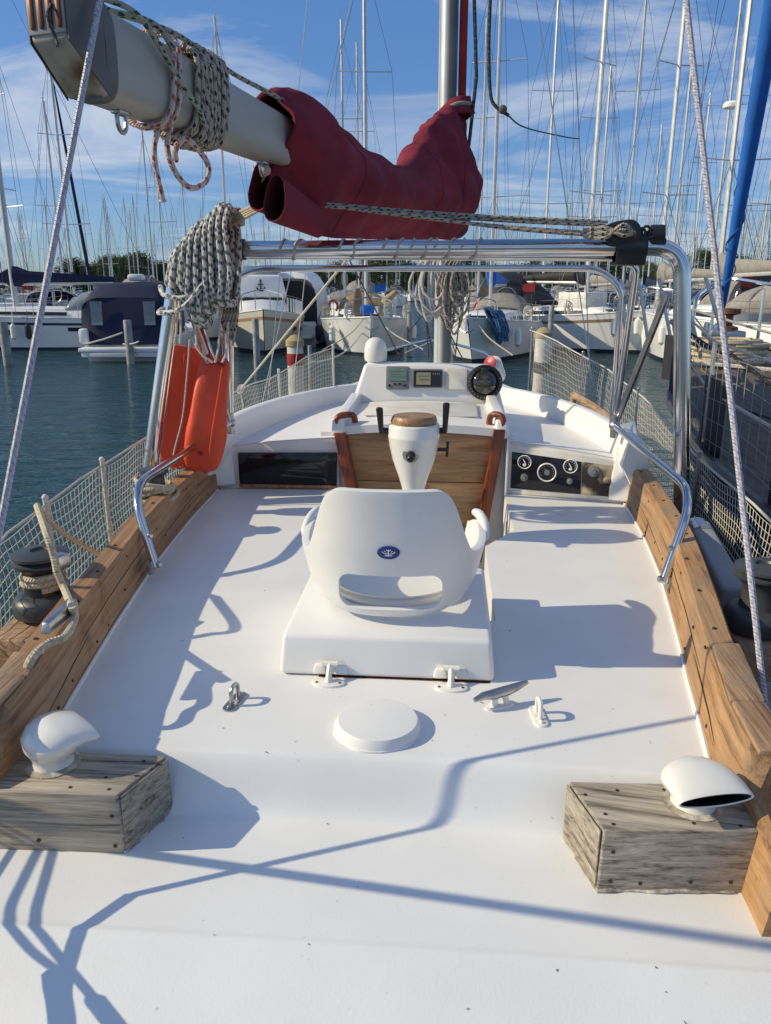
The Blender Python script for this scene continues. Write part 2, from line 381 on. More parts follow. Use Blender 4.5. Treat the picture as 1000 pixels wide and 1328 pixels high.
b.quadgrid(rows)
yy = [2.35, 2.7, 3.12, 3.34, 3.36, 3.7, 4.1]
for sgn in (-1, 1):
    rows = []
    for y in yy:
        fw = lerp(FW[::-1], y); w = xin(y) + .03
        rows.append([V((sgn * (fw + (w - fw) * i / 8), y, zdeck(fw + (w - fw) * i / 8, y))) for i in range(9)])
    b.quadgrid(rows)
    b.quadgrid([[V((sgn * lerp(FW[::-1], y), y, z)) for z in (zdeck(lerp(FW[::-1], y), y), -.012, -.45)] for y in yy])
b.quadgrid([[V((-.33, 2.35, z)), V((.33, 2.35, z))] for z in (.006, -.45)])
b.quadgrid([[V((-.5, y, -.45)), V((.5, y, -.45))] for y in (2.3, 4.1)])
b.build('cockpit_deck', 'deck', Y0, 'white painted cockpit deck with a rounded step down to the stern', sharp=50)
# deck side below the lower aft deck
b = MB()
for sgn in (-1, 1):
    rows = []
    for y in [.5 + .06 * i for i in range(12)]:
        w = .775 - .25 * max(0, 1.0 - y) ** 2; z = zdeck(w, y)
        rows.append([V((sgn * w, y, z + .001)), V((sgn * (w + .012), y, z - .012)), V((sgn * (w + .02), y, z - .25))])
    b.quadgrid(rows)
b.build('stern_moulding', 'deck', Y0)
# side decks + foredeck
b = MB()
for sgn in (-1, 1):
    rows = []
    for y in [.4 + .2 * i for i in range(20)]:
        rows.append([V((sgn * (xin(y) + .02), y, zg(y) + .02)), V((sgn * xg(y), y, zg(y)))])
    b.quadgrid(rows)
rows = [[V((xg(y) * k, y, zg(y) + .04 * (1 - k * k))) for k in (-1, -.6, 0, .6, 1)] for y in [4.2 + .25 * i for i in range(21)]]
b.quadgrid(rows)
b.build('side_deck', 'deck', Y0)
b = MB()
for sgn in (-1, 1):
    b.tube([V((sgn * (xg(y) - .01), y, zg(y) + .02)) for y in ys], .024, 6)
b.build('toe_rail', 'teak_worn', Y0)

# coamings: thick teak planks
def coaming(sgn):
    b = MB(); rows = []
    xin = lambda y: lerp(XIN, y) - (lerp([(1.3, .012), (1.6, .022), (2.0, .026), (3.2, 0)], y) if sgn > 0 else 0)
    for y in ([1.22, 1.28, 1.35, 1.4, 1.42, 1.45] if sgn > 0 else [1.34, 1.4, 1.42, 1.45]) + [1.5 + .12 * i for i in range(22)]:
        x = xin(y); h = lerp([(1.6, .15 if sgn > 0 else .17), (2.8, .19)], y) + .006 * math.sin(y * 5 + sgn)
        th = 1
        if y < 1.45: f = min(1, (1.45 - y) / .05); h -= .085 * f + .1 * max(0, 1.4 - y) / .25; th = 1 - .78 * f
        lo = -.13 if y < 1.6 else -.01
        y2 = y
        P = [(x, lo), (x + .018, h * .9), (x + .026, h), (x + .026 + .062 * th, h + .004), (x + .026 + .072 * th, h - .01), (x + .026 + .064 * th, -.2)]
        rows.append([V((sgn * a, y2, z)) for a, z in P])
    b.loft(rows)
    o = b.build('coaming', 'teak_s' if sgn > 0 else 'teak_p', Y0, 'teak cockpit coaming plank with plugged bolt holes', sharp=30)
    for i in range(14):
        y = 1.7 + .17 * i + rnd.uniform(-.08, .08); z = rnd.choice((.035, .06, .12, .15)) if i % 3 else .03
        x = xin(y) + .02 * z / .19
        s = MB(); s.lathe([(0.001, -.002), (rnd.uniform(.003, .007), -.002), (rnd.uniform(.003, .0065), .0015), (.001, .0015)], along((-sgn, 0, .1), loc=(sgn * (x - .0003), y, z)), 8); s.build('bolt_plug', 'screw', o)
    for i in range(9):
        y = 1.75 + .25 * i
        s = MB(); s.lathe([(0.001, -.002), (.006, -.002), (.006, .0015), (.001, .0015)], along((0, 0, 1), loc=(sgn * (xin(y) + .05 + rnd.uniform(-.02, .02)), y, lerp([(1.6, .15 if sgn > 0 else .17), (2.8, .19)], y) + .006 * math.sin(y * 5 + sgn) + .0035)), 8); s.build('bolt_plug', 'screw', o)
    for ya, yb, za in ((1.9, 3.0, .09), (2.9, 3.6, .06), (1.6, 2.0, .05)):
        c = MB(); pp = [V((sgn * (xin(y) + .018 * (za + .03 * f) / .17 + .0004), y, za + .03 * f + .004 * noise.noise(V((y * 9, za, sgn))))) for f, y in [(i / 14, ya + (yb - ya) * i / 14) for i in range(15)]]
        c.tube(pp, [.0004 + .0014 * math.sin(math.pi * i / 14) for i in range(15)], 5); c.build('timber_crack', 'screw', o)
    c = MB(); y0, y1 = (1.5, 1.78) if sgn > 0 else (1.46, 1.56)
    for k, (ya, yb, hh) in enumerate(((y0 - .1, y0 + .1, .02), (y0 + .1, y1 + .12, .015))):
        P = []
        zc_ = lerp([(1.6, .15 if sgn > 0 else .17), (2.8, .19)], (ya + yb) / 2) + .001
        for z in (zc_, zc_ + hh - .004):
            for (y, a) in ((ya, .026), (ya, .104), (yb, .102), (yb, .03)): P.append(V((sgn * (xin(y) + a), y, z)))
        c.hexa(P if sgn > 0 else [P[i] for i in (1, 0, 3, 2, 5, 4, 7, 6)], .006)
    c.build('cap_board', 'teak_worn', o)
    return o
CO = {s: coaming(s) for s in (-1, 1)}
# pale filler bead where deck meets coaming
for sgn in (-1, 1):
    b = MB(); b.tube([V((sgn * (xin(y) - .002 - (lerp([(1.3, .012), (1.6, .022), (2.0, .026), (3.2, 0)], y) if sgn > 0 else 0)), y, .006 if y > 1.56 else -.11))  for y in [1.57 + .1 * i for i in range(25)]], .006, 6)
    b.build('sealant_bead', 'gel', Y0)

# vent boxes of weathered wood + clam vents
def clam(rz, loc, sz=.7):
    T = Matrix.Translation(V(loc)) @ Matrix.Rotation(rz, 4, 'Z') @ Matrix.Diagonal((.77, .77, sz, 1))
    st = [(0, 0, 0, .06, .06), (0, .03, 0, .055, .055), (0, .046, 2, .06, .06), (-.004, .062, 10, .076, .07), (-.008, .08, 22, .09, .071), (0, .097, 42, .097, .066), (.022, .108, 62, .101, .054), (.055, .108, 80, .104, .04), (.09, .1, 96, .106, .029), (.097, .099, 96, .104, .025), (.095, .099, 96, .098, .02)]
    inn = [(.095, .099, 96, .098, .02), (.06, .094, 90, .075, .018), (.03, .085, 70, .06, .02)]
    def ring(y, z, a, w, h):
        a = R(a); n = 28
        return [T @ V((w * math.cos(6.2832 * j / n), y - math.cos(a) * -h * math.sin(6.2832 * j / n) * 1, z - math.sin(a) * -h * math.sin(6.2832 * j / n) * -1 * -1)) for j in range(n)]
    b = MB()
    def lohi(q): 
        out = []
        for i in range(len(q) - 1):
            for j in range(3):
                t = j / 3; out.append([q[i][k] * (1 - t) + q[i + 1][k] * t for k in range(5)])
        return out + [list(q[-1])]
    def ring(y, z, a, w, h):
        a = R(a); n = 28; out = []
        for j in range(n):
            c, s_ = math.cos(6.2832 * j / n), math.sin(6.2832 * j / n)
            out.append(T @ V((w * c, y - h * s_ * math.cos(a), z + h * s_ * math.sin(a))))
        return out
    b.loft([ring(*q) for q in lohi(st)], True, False)
    o = b.build('clam_vent', 'ivory', Y0, 'glossy white clam vent', sharp=60)
    b = MB(); b.loft([ring(*q) for q in inn], False, True); b.build('vent_throat', 'black', o, fix=True)
    b = MB(); b.lathe([(.05, -.001), (.074, -.001), (.076, .006), (.06, .012), (.05, .012)], T, 28)
    b.build('base_flange', 'seal', o)
    return o
def ventbox(name_mat, sgn):
    if sgn < 0: P = [(-.8, 1.335), (-.517, 1.34), (-.462, 1.49), (-.82, 1.49)]
    else: P = [(.475, 1.31), (.775, 1.33), (.80, 1.48), (.43, 1.465)]
    b = MB(); zt = .03
    bot = [V((x, y, -.128)) for x, y in P]; top = [V((x * (1 if abs(x) > .6 else 1.0) + (.004 if sgn > 0 else -.004), y, zt)) for x, y in P]
    b.hexa(bot + top, .004, 2)
    # separate face boards with slightly open joints
    o = b.build('vent_box', name_mat, Y0, 'weathered grey wooden vent box')
    s = MB()
    if sgn < 0:
        pts = [((-.545, 1.36), 2), ((-.57, 1.40), 2), ((-.63, 1.36), 2), ((-.475, 1.46), 2), ((-.51, 1.465), 2), ((-.505, 1.41), 2)]
        fr = [(-.535, 1.339, -.02), (-.535, 1.339, -.095), (-.7, 1.331, -.085)]
    else:
        pts = [((.5, 1.33), 2), ((.46, 1.42), 2), ((.53, 1.44), 2), ((.49, 1.36), 2), ((.66, 1.345), 2), ((.63, 1.45), 2), ((.75, 1.345), 2)]
        fr = [(.5, 1.3115, -.02), (.5, 1.3115, -.09), (.56, 1.3155, -.095), (.66, 1.322, -.09), (.74, 1.3275, -.09)]
    for (x, y), _ in pts: s.lathe([(.0005, -.002), (.0042, -.002), (.004, .001), (.0005, .0005)], Matrix.Translation((x, y, zt)), 8)
    for p in fr: s.lathe([(.0005, -.002), (.0048, -.002), (.0045, .001), (.0005, .0005)], along((0, -1, 0), loc=p), 8)
    s.build('screw', 'screw', o)
    A_, B_ = (V((*P[1], 0)), V((*P[2], 0))) if sgn < 0 else (V((*P[0], 0)), V((*P[3], 0)))
    n_ = V((1, 0, 0)) if sgn < 0 else V((-1, 0, 0)); g = (B_ - A_) * .03
    s = MB(); q_ = [A_ + g, A_ + g + n_ * .0035, B_ - g + n_ * .0035, B_ - g]
    s.hexa([V((p.x, p.y, -.125)) for p in q_] + [V((p.x, p.y, zt - .005)) for p in q_], .001); s.build('end_board', 'grey_wood_y', o)
    s = MB()
    lp = [V((*P[i], 0)) for i in ((1, 2) if sgn < 0 else (3, 0))] if sgn < 0 else [V((*P[i], 0)) for i in (3, 0, 1)]
    pp = []
    for a, c in zip(lp, lp[1:]):
        for j in range(12): pp.append(a + (c - a) * j / 12)
    pp = [V((p.x, p.y - .002, zdeck(p.x, p.y) + .002)) + V((rnd.uniform(-.002, .002), rnd.uniform(-.002, .002), rnd.uniform(-.001, .003))) for p in pp]
    s.tube(pp, [rnd.uniform(.002, .006) for _ in pp], 6)
    s.build('caulking', 'seal', o)
ventbox('grey_wood', -1); ventbox('grey_wood2', 1)
p = U(68, 992, Z=.03); clam(R(-38), (p.x, p.y + .005, .028))
p = U(903, 1044, Z=.03); clam(R(180 + 14), (p.x - .006, p.y + .004, .028), .64)

# seat locker with hinges
b = MB()
b.hexa([V(p) for p in ((-.302, 1.93, .008), (.302, 1.93, .008), (.302, 2.52, .008), (-.302, 2.52, .008), (-.292, 1.95, .124), (.292, 1.95, .124), (.294, 2.52, .13), (-.294, 2.52, .13))], .014, 4)
SL = b.build('seat_locker', 'gel', Y0, 'low white hinged locker lid under the helm seat', sharp=60)
b = MB(); b.box((.05, 1.938, .0025), (.48, .018, .007), .001); b.build('gasket', 'bronze', SL)
for px in (425, 585):
    p = U(px, 884, Z=.02); x = p.x
    b = MB()
    b.slab(oval(.046, .026, 20), .008, Matrix.Translation((x, 1.893, .004)), .003)
    for k in (-1, 1): b.hexa([V((x + k * .03 + i * .02, 1.931 + j, z)) for z, i, j in ((.02, -1, -.012), (.02, 1, -.012), (.02, 1, .012), (.02, -1, .012), (.045, -.6, -.002), (.045, .6, -.002), (.045, .6, .014), (.045, -.6, .014))], .004)
    b.tube([(x, 1.895, .01), (x, 1.9, .03), (x, 1.925, .05)], [.012, .008, .008], 8)
    b.tube([(x - .022, 1.925, .05), (x + .022, 1.925, .05)], .008, 8)
    b.slab([(-.055, 0), (.055, 0), (.04, .028), (-.04, .028)], .012, along((0, -1, .12), loc=(x, 1.946, .026)) @ Matrix.Rotation(R(0), 4, 'Z'), .003)
    h = b.build('hinge', 'ivory', SL)
    s = MB()
    for dx in (-.032, .032):
        s.lathe([(.0005, -.002), (.004, -.002), (.004, .001), (.0005, .001)], along((0, -1, .12), loc=(x + dx, 1.9335, .04)), 8)
        s.lathe([(.0005, -.002), (.004, -.002), (.004, .001), (.0005, .001)], Matrix.Translation((x + dx, 1.888, .0125)), 8)
    s.build('hinge_screw', 'screw', h)
# round inspection plate
p = U(490, 938, Z=.02)
b = MB(); b.lathe([(.108, .0), (.106, .012), (.1, .026), (.098, .029), (.09, .03), (.001, .031)], Matrix.Translation((p.x, p.y, .004)), 44)
pl = b.build('inspection_plate', 'deck', Y0, 'round raised white inspection plate')
s = MB(); pp = [V((p.x + .107 * math.cos(a), p.y + .107 * math.sin(a), .008)) + V((rnd.uniform(-1, 1), rnd.uniform(-1, 1), 0)) * .002 for a in [6.2832 * i / 40 for i in range(40)]]
s.tube(pp, [rnd.uniform(.002, .005) for _ in pp], 6, True); s.build('sealant_bead', 'gel', pl)
# horn cleat
p = U(648, 918, Z=0); T = Matrix.Translation((p.x, p.y, .004)) @ Matrix.Rotation(R(28), 4, 'Z')
b = MB(); b.slab(oval(.045, .018), .007, T, .002)
for k in (-1, 1): b.tube([T @ V((k * .02, 0, .004)), T @ V((k * .013, 0, .035))], .009, 8)
b.mi = 1; b.tube([T @ V(q) for q in ((-.078, 0, .036), (-.05, 0, .042), (-.02, 0, .04), (.02, 0, .042), (.05, 0, .047), (.082, 0, .054))], [.006, .011, .014, .014, .011, .006], 10)
b.build('deck_cleat', ['ivory', 'dull_steel'], Y0, 'horn cleat with weathered grey arms')
for px, py, m in ((305, 913, 'dull_steel'), (698, 932, 'ivory')):
    p = U(px, py, Z=0); T = Matrix.Translation((p.x, p.y, .004)) @ Matrix.Rotation(R(80 if px < 400 else 96), 4, 'Z')
    b = MB(); b.slab(rrect(.1, .036, .016), .006, T, .002)
    b.tube([T @ q for q in fillet([V((-.02, 0, .003)), V((-.02, 0, .05)), V((.02, 0, .05)), V((.02, 0, .003))], .022, 6)], .006, 8)
    for k in (-1, 1): b.ball(T @ V((k * .036, 0, .007)), .006)
    b.tube([T @ V((-.003, -.012, .006)), T @ V((-.003, .012, .006))], .004, 6)
    b.build('pad_eye', m, Y0, 'rusty steel pad eye' if px < 400 else 'white painted pad eye')

# helm seat: wrap-round bucket
def seat():
    cx, cy = -.0, 2.29
    def zt(f):                                    # top edge height against angle round the back (degrees)
        T_ = [(0, .538), (28, .537), (32, .53), (35, .515), (38, .485), (41, .44), (44, .395), (47, .36), (51, .338), (56, .33), (68, .328), (76, .328), (84, .335), (98, .34), (112, .335), (122, .31)]
        return sum(lerp(T_, abs(abs(f) + d)) for d in (-3, -2, -1, 0, 1, 2, 3)) / 7
    n, mz = 120, 22; rows = []
    for j in range(mz + 1):
        t = j / mz; row = []
        for i in range(n + 1):
            f = -122 + 244 * i / n; z = .15 + (zt(f) - .15) * t
            q = (z - .15) / .2
            s_ = lerp([(0, .72), (.08, .79), (.2, .85), (.45, .92), (.8, .975), (1.1, 1.0), (1.8, .99)], q)
            rx = .286 * s_; ry = .31 * (.4 + .6 * s_)
            rake = -.10 * max(0, z - .28)             # back leans aft
            a = R(f); sup = 2.5
            ca, sa = math.cos(a), math.sin(a)
            dn = (abs(sa) ** sup + abs(ca) ** sup) ** (1 / sup)
            x = rx * sa / dn; y = -ry * ca / dn
            row.append(V((cx + x, cy + y + rake * max(0, ca), z)))
        rows.append(row)
    b = MB(); b.quadgrid(rows)
    o = b.build('helm_seat', 'seat', Y0, 'white moulded bucket seat with a cut-out low in its back', sharp=0)
    sm = o.modifiers.new('s', 'SOLIDIFY'); sm.thickness = .022; sm.offset = -1
    c = MB(); c.slab(rrect(.292, .112, .036, 6), .5, Matrix.Translation((.006, 2.2, .234)) @ Matrix.Rotation(R(90), 4, 'X')); 
    cut = c.build('cutter', 'seat', None)
    bm_ = o.modifiers.new('b', 'BOOLEAN'); bm_.object = cut; bm_.operation = 'DIFFERENCE'; bm_.solver = 'EXACT'
    bv = o.modifiers.new('v', 'BEVEL'); bv.width = .007; bv.segments = 3; bv.limit_method = 'ANGLE'; bv.angle_limit = R(50)
    dg = bpy.context.evaluated_depsgraph_get(); dg.update()
    me = bpy.data.meshes.new_from_object(o.evaluated_get(dg)); o.modifiers.clear(); o.data = me
    for p_ in me.polygons: p_.use_smooth = True
    me.set_sharp_from_angle(angle=R(60))
    bpy.data.objects.remove(cut)
    for k in (-1, 1):
        b = MB(); pa = [V((cx + k * .281, 2.25, .318)), V((cx + k * .282, 2.3, .328)), V((cx + k * .279, 2.36, .34)), V((cx + k * .268, 2.44, .342)), V((cx + k * .252, 2.5, .335))]
        pa = spline(pa, 4); b.tube(pa, [lerp([(0, .006), (3, .013), (12, .0165), (15, .013), (16, .005)], i) for i in range(len(pa))], 12); b.build('arm_rest', 'seat', o)
    b = MB(); b.lathe([(.19, .0), (.2, .012), (.2, .02), (.19, .03), (.001, .03)], Matrix.Translation((0, 2.33, .129)) @ Matrix.Diagonal((1.02, .98, 1, 1)), 40)
    b.build('seat_base', 'seat', o)
    b = MB(); b.lathe([(.18, .158), (.2, .162), (.2, .168), (.001, .168)], Matrix.Translation((0, 2.32, 0)) @ Matrix.Diagonal((1, .92, 1, 1)), 40)
    b.build('seat_pan', 'seat', o)
    # emblem on the back
    p = U(505, 712, Y=2.0)
    yb_ = min((v.co.y for v in me.vertices if abs(v.co.x - p.x) < .03 and abs(v.co.z - p.z) < .03), default=2.0)
    T = along((0, -1, -.1), loc=(p.x, yb_ + .0015, p.z))
    em = MB(); em.slab(oval(.031, .019, 32), .004, T, .001); e = em.build('emblem', 'blueem', o, 'blue oval badge with a pale trident shape')
    g = MB(); T2 = T @ Matrix.Translation((0, 0, .0043))
    for seg in ([(-.0005, -.011), (0, .010)], [(-.018, .004), (-.012, -.002), (0, -.003), (.012, -.002), (.018, .004)], [(-.010, -.008), (.010, -.008)], [(-.011, .006), (-.007, .002)], [(.011, .006), (.007, .002)], [(-.006, .009), (0, .005), (.006, .009)]):
        g.tube([T2 @ V((x, y, 0)) for x, y in seg], .0011, 5)
    gm = g.build('emblem_mark', 'white', o)
seat()

# steering pedestal
p = U(537, 548, Y=3.2); px_, pz_ = p.x, p.z
b = MB(); T = Matrix.Translation((px_, 3.2, 0))
b.lathe([(.062, -.44), (.06, -.05), (.05, .1), (.046, .2), (.049, .235), (.062, .28), (.09, .36), (.103, .42), (.108, .455), (.109, .459), (.109, .462), (.1075, .466), (.108, .505), (.104, .512), (.001, .513)], T, 40)
PD = b.build('steering_pedestal', 'ivory', Y0, 'white vase shaped steering pedestal without its wheel', sharp=60)
b = MB(); b.lathe([(.085, .511), (.095, .514), (.098, .522), (.093, .54), (.088, .546), (.001, .548)], T, 36); b.build('wooden_cap', 'burl', PD)
for k, px, top in ((-1, 495, 528), (1, 577, 522)):
    q = U(px, 556, Y=3.2); t = U(px + (-3 if k < 0 else 2), top, Y=3.16)
    b = MB(); b.tube([(px_ + k * .1, 3.2, q.z - .01), (q.x, 3.19, q.z - .005), ], .013, 10)
    b.hexa([V((q.x + dx * (.012 + .003 * f) + (t.x - q.x) * f, 3.19 + dy * .012 - .03 * f, q.z - .02 + (t.z - q.z + .02) * f)) for f, dx, dy in ((0, -.8, -1), (0, .8, -1), (0, .8, 1), (0, -.8, 1), (1, -1, -1), (1, 1, -1), (1, 1, 1), (1, -1, 1))], .009, 3)
    b.build('control_lever', 'black', PD)
q = U(533, 590, Y=3.1)
b = MB(); b.lathe([(.03, 0), (.036, .005), (.034, .012), (.022, .016), (.02, .016), (.001, .016)], along((0, -1, 0), loc=(q.x, 3.118, q.z)), 24); b.build('shaft_flange', 'dull_steel', PD)
b = MB(); b.lathe([(.019, 0), (.019, .03), (.014, .032), (.013, .06), (.009, .064), (.001, .064)], along((0, -1, -.12), loc=(q.x, 3.11, q.z)), 20); b.build('wheel_shaft', 'black', PD)
q = U(572, 583, Y=3.2)
b = MB(); b.tube([(px_ + .085, 3.2, q.z), (px_ + .14, 3.2, q.z)], .008, 8); b.tube([(px_ + .14, 3.2, q.z - .03), (px_ + .143, 3.2, q.z + .035)], .006, 8); b.build('clamp_lever', 'black', PD)

# bulkhead, companionway
def ybh(x): return 4.05 - (.0 if x < .4 else .17 * (x - .4) / .66)
def ztop(x): return .30 - .075 * (x / 1.05) ** 2
lo = -.46
for x0, x1 in ((-1.12, -.42), (.47, 1.14)):
    b = MB(); b.quadgrid([[V((x, ybh(x), -.46 if abs(x) < .6 else -.02)), V((x, ybh(x), ztop(x)))] for x in [x0 + (x1 - x0) * i / 8 for i in range(9)]])
    b.build('bulkhead', 'gel', Y0)
# cabin top (cambered)
b = MB(); rows = []
for y in (4.0, 4.3, 4.7, 5.2, 5.7, 6.2, 6.8, 7.2):
    w = lerp([(4, 1.13), (4.6, 1.05), (5.2, .95), (6.2, .75), (7.2, .5)], y); zz = lerp([(4, 0), (5.2, .03), (6.8, .0), (7.2, -.05)], y)
    row = []
    for i in range(21):
        x = w * (2 * i / 20 - 1); yv = max(y, ybh(x)) if y < 4.2 else y
        if y == 4.0: yv = ybh(x) - .002
        row.append(V((x, yv, ztop(x) + zz + .002)))
    row = [V((row[0].x * 1.04, row[0].y, zg(y))), ] + row + [V((row[-1].x * 1.04, row[-1].y, zg(y)))]
    rows.append(row)
b.quadgrid(rows); b.build('cabin_top', 'deck', Y0)
# spray coaming: low upstand that curves round ahead of the hatch
path = spline([(1.07, 3.80, .34), (1.05, 4.02, .365), (.95, 4.5, .39), (.78, 4.93, .405), (.52, 5.26, .42), (.2, 5.36, .425), (0, 5.37, .425)], 6)
full = [V((-p.x, p.y + .03, p.z)) for p in path] + path[::-1][1:]
b = MB(); fr = frames(full); rows = []
for p, (t, u, w) in zip(full, fr):
    s_ = V((t.y, -t.x, 0)).normalized()          # outward
    s_ = s_ if s_.dot(p - V((0, 4, 0))) > 0 else -s_
    base = ztop(p.x) - .01
    rows.append([p - s_ * .045 + V((0, 0, base - p.z)), p - s_ * .02, p + s_ * .0 + V((0, 0, .006)), p + s_ * .03, p + s_ * .075 + V((0, 0, -.03)), p + s_ * .11 + V((0, 0, base - p.z - .28))])
b.loft(rows); b.build('spray_coaming', 'gel', Y0, 'curved white upstand ahead of the hatch', sharp=45)
# wedge shoulders between coaming planks and cabin
for sgn in (-1, 1):
    b = MB(); yb = ybh(sgn * 1.05)
    xa, xb = sgn * 1.05, sgn * 1.2
    P = [V((sgn * .985, yb - .02, .02)), V((xb, yb - .12, .02)), V((xb + sgn * .05, yb + .35, .0)), V((sgn * 1.02, yb + .3, .0)),
         V((sgn * 1.0, yb, .235)), V((sgn * 1.13, yb - .04, .25)), V((sgn * 1.16, yb + .3, .385)), V((sgn * 1.05, yb + .16, .385))]
    b.hexa(P if sgn > 0 else [P[i] for i in (1, 0, 3, 2, 5, 4, 7, 6)], .012, 3); b.build('cabin_shoulder', 'gel', Y0)
# long black recess (port)
a, c_ = U(309, 587, Y=4.04), U(437, 587, Y=4.04); d_, e_ = U(311, 626, Y=4.04), U(437, 629, Y=4.04)
b = MB()
b.hexa([V((d_.x, 4.025, d_.z)), V((e_.x, 4.025, e_.z)), V((e_.x, 4.06, e_.z)), V((d_.x, 4.06, d_.z)), V((a.x, 4.025, a.z)), V((c_.x, 4.025, c_.z)), V((c_.x, 4.06, c_.z)), V((a.x, 4.06, a.z))], .006)
lk = b.build('smoked_panel', 'gloss', Y0, 'long black smoked panel')
b = MB(); b.box(((d_.x + e_.x) / 2, 4.035, d_.z - .012), (abs(e_.x - d_.x), .03, .018), .004); b.build('trim_strip', 'teak_y', lk)
# instrument panel (starboard)
def bhm(x, z, off=0): return V((x, ybh(x) - off, z))
xa, xb = .49, 1.0
ang = math.atan2(-.17, .66)
TP = Matrix.Translation((0, 0, 0))
def panel_pt(px, py, off=.0):
    """point on the (slightly raked) starboard bulkhead plane, lifted off it by off"""
    n = V((math.sin(ang), -math.cos(ang), 0)).normalized(); p0 = V((.4, 4.05, 0)) + n * off
    r = ray(px, py); t = (p0 - CAM).dot(n) / r.dot(n); return CAM + r * t
def panel(pix, off, th, name, m, parent, bev=.003):
    n = V((math.sin(ang), -math.cos(ang), 0)).normalized()
    f = [panel_pt(x, y, off + th) for x, y in pix]      # TL TR BR BL
    k = [p_ - n * th for p_ in f]
    b = MB(); b.hexa([f[3], f[2], k[2], k[3], f[0], f[1], k[1], k[0]], bev); return b.build(name, m, parent)
IP = panel([(655, 574), (831, 603), (824, 652), (654, 640)], .0, .012, 'instrument_panel', 'gel_old', Y0, .005)
IP['label'] = 'recessed engine instrument panel with scuffed white surround'
panel([(664, 586), (754, 599), (753, 641), (662, 633)], .012, .004, 'gauge_board', 'gloss', IP)
panel([(755, 599), (800, 605), (800, 645), (754, 641)], .012, .003, 'switch_board', 'burnt', IP)
nP = V((math.sin(ang), -math.cos(ang), 0))
for px, py, r_ in ((680.5, 599, .037), (709.5, 612.5, .05), (740, 604.5, .037)):
    T = along(nP, loc=panel_pt(px, py, .0165))
    b = MB(); b.mi = 0; b.lathe([(r_ * .86, 0), (r_, 0), (r_, .006), (r_ * .93, .009), (r_ * .86, .006), (r_ * .86, 0)], T, 32, False)
    g = b.build('gauge', 'ivory', IP)
    b = MB(); b.lathe([(.0005, 0), (r_ * .88, 0), (r_ * .88, .003), (.0005, .003)], T, 32); b.build('gauge_face', 'gloss', g)
    b = MB(); T3 = T @ Matrix.Translation((0, 0, .0032))
    for i in range(11):
        a_ = R(-30 + 24 * i); b.box(T3 @ V((r_ * .68 * math.cos(a_), r_ * .68 * math.sin(a_), 0)), (r_ * .1, r_ * .1, .001), 0, 0, T.to_3x3().to_4x4() @ Matrix.Rotation(a_, 4, 'Z'))
    b.slab([(-.003, -r_ * .3), (.003, -r_ * .3), (.0015, r_ * .5), (-.0015, r_ * .5)], .0012, T3 @ Matrix.Rotation(R(30), 4, 'Z'))
    if r_ < .04: b.slab(oval(r_ * .25, r_ * .2, 12), .0012, T3 @ Matrix.Translation((0, -r_ * .42, 0)))
    else: b.slab(oval(r_ * .3, r_ * .3, 16), .001, T3)
    b.build('gauge_marks', 'bezel' if r_ > .04 else 'white', g)
for px, py, r_, m in ((680, 619, .02, 'bezel'), (739, 624, .016, 'bezel'), (770, 611, .03, 'bezel'), (787, 623, .02, 'burnt')):
    T = along(nP, loc=panel_pt(px, py, .0155)); b = MB(); b.lathe([(r_, 0), (r_ * .95, .008), (r_ * .5, .01), (r_ * .45, .02), (.0005, .02)], T, 20); b.build('panel_knob', m, IP)
# washboards
bw = [(-.44, .39), (-.40, .33), (-.36, .27), ]
def wb(zb, zt_, k):
    def half(z): return lerp([(-.45, .30), (.34, .44)], z)
    b = MB(); y = 4.065 + .004 * k
    cxo = .015
    P = [V((cxo - half(zb), y - .02, zb)), V((cxo + half(zb), y - .02, zb)), V((cxo + half(zb), y + .01, zb)), V((cxo - half(zb), y + .01, zb)),
         V((cxo - half(zt_), y - .02, zt_)), V((cxo + half(zt_), y - .02, zt_)), V((cxo + half(zt_), y + .01, zt_)), V((cxo - half(zt_), y + .01, zt_))]
    b.hexa(P, .003); b.build('washboard', 'board', Y0)
zA = U(545, 558, Y=4.06).z; zB = U(600, 625, Y=4.06).z; zC = U(620, 683, Y=4.06).z
wb(zB + .002, zA, 0); wb(zC + .002, zB - .002, 1); wb(-.44, zC - .002, 2)
for sgn in (-1, 1):
    if sgn < 0: t0, t1 = U(441, 560, Y=4.02), U(458, 640, Y=4.02)
    else: t0, t1 = U(648, 556, Y=4.02), U(622, 700, Y=4.02)
    dn = (t1 - t0).normalized(); t1 = t0 + dn * .74
    b = MB(); w = .03
    for_ = [V((t1.x - w, 3.985, t1.z)), V((t1.x + w, 3.985, t1.z)), V((t1.x + w, 4.06, t1.z)), V((t1.x - w, 4.06, t1.z)), V((t0.x - w, 3.985, t0.z)), V((t0.x + w, 3.985, t0.z)), V((t0.x + w, 4.06, t0.z)), V((t0.x - w, 4.06, t0.z))]
    b.hexa(for_, .008, 3); o = b.build('door_post', 'mahogany', Y0)
    # curved grab at the head of the post
    b = MB(); h = U(446 if sgn < 0 else 649, 543, Y=4.02)
    b.tube(fillet([(t0.x - .01 * sgn + sgn * .02, 4.02, t0.z - .02), (t0.x + sgn * .02, 4.02, h.z + .015), (h.x - sgn * .05, 4.06, h.z + .02), (h.x - sgn * .055, 4.08, h.z - .05)], .04), .017, 10)
    b.build('grab_hook', 'mahogany', o)
for x0, x1 in ((-.52, -.25), (.25, .52)):
    b = MB(); b.hexa([V((x, y, z)) for z in (-.46, .31) for x, y in ((x0, 4.085), (x1, 4.085), (x1, 4.1), (x0, 4.1))]); b.build('companionway_frame', 'gel', Y0)
b = MB(); b.box((.478, 4.03, -.08), (.012, .09, .76), .002); b.build('companionway_side', 'gel', Y0)
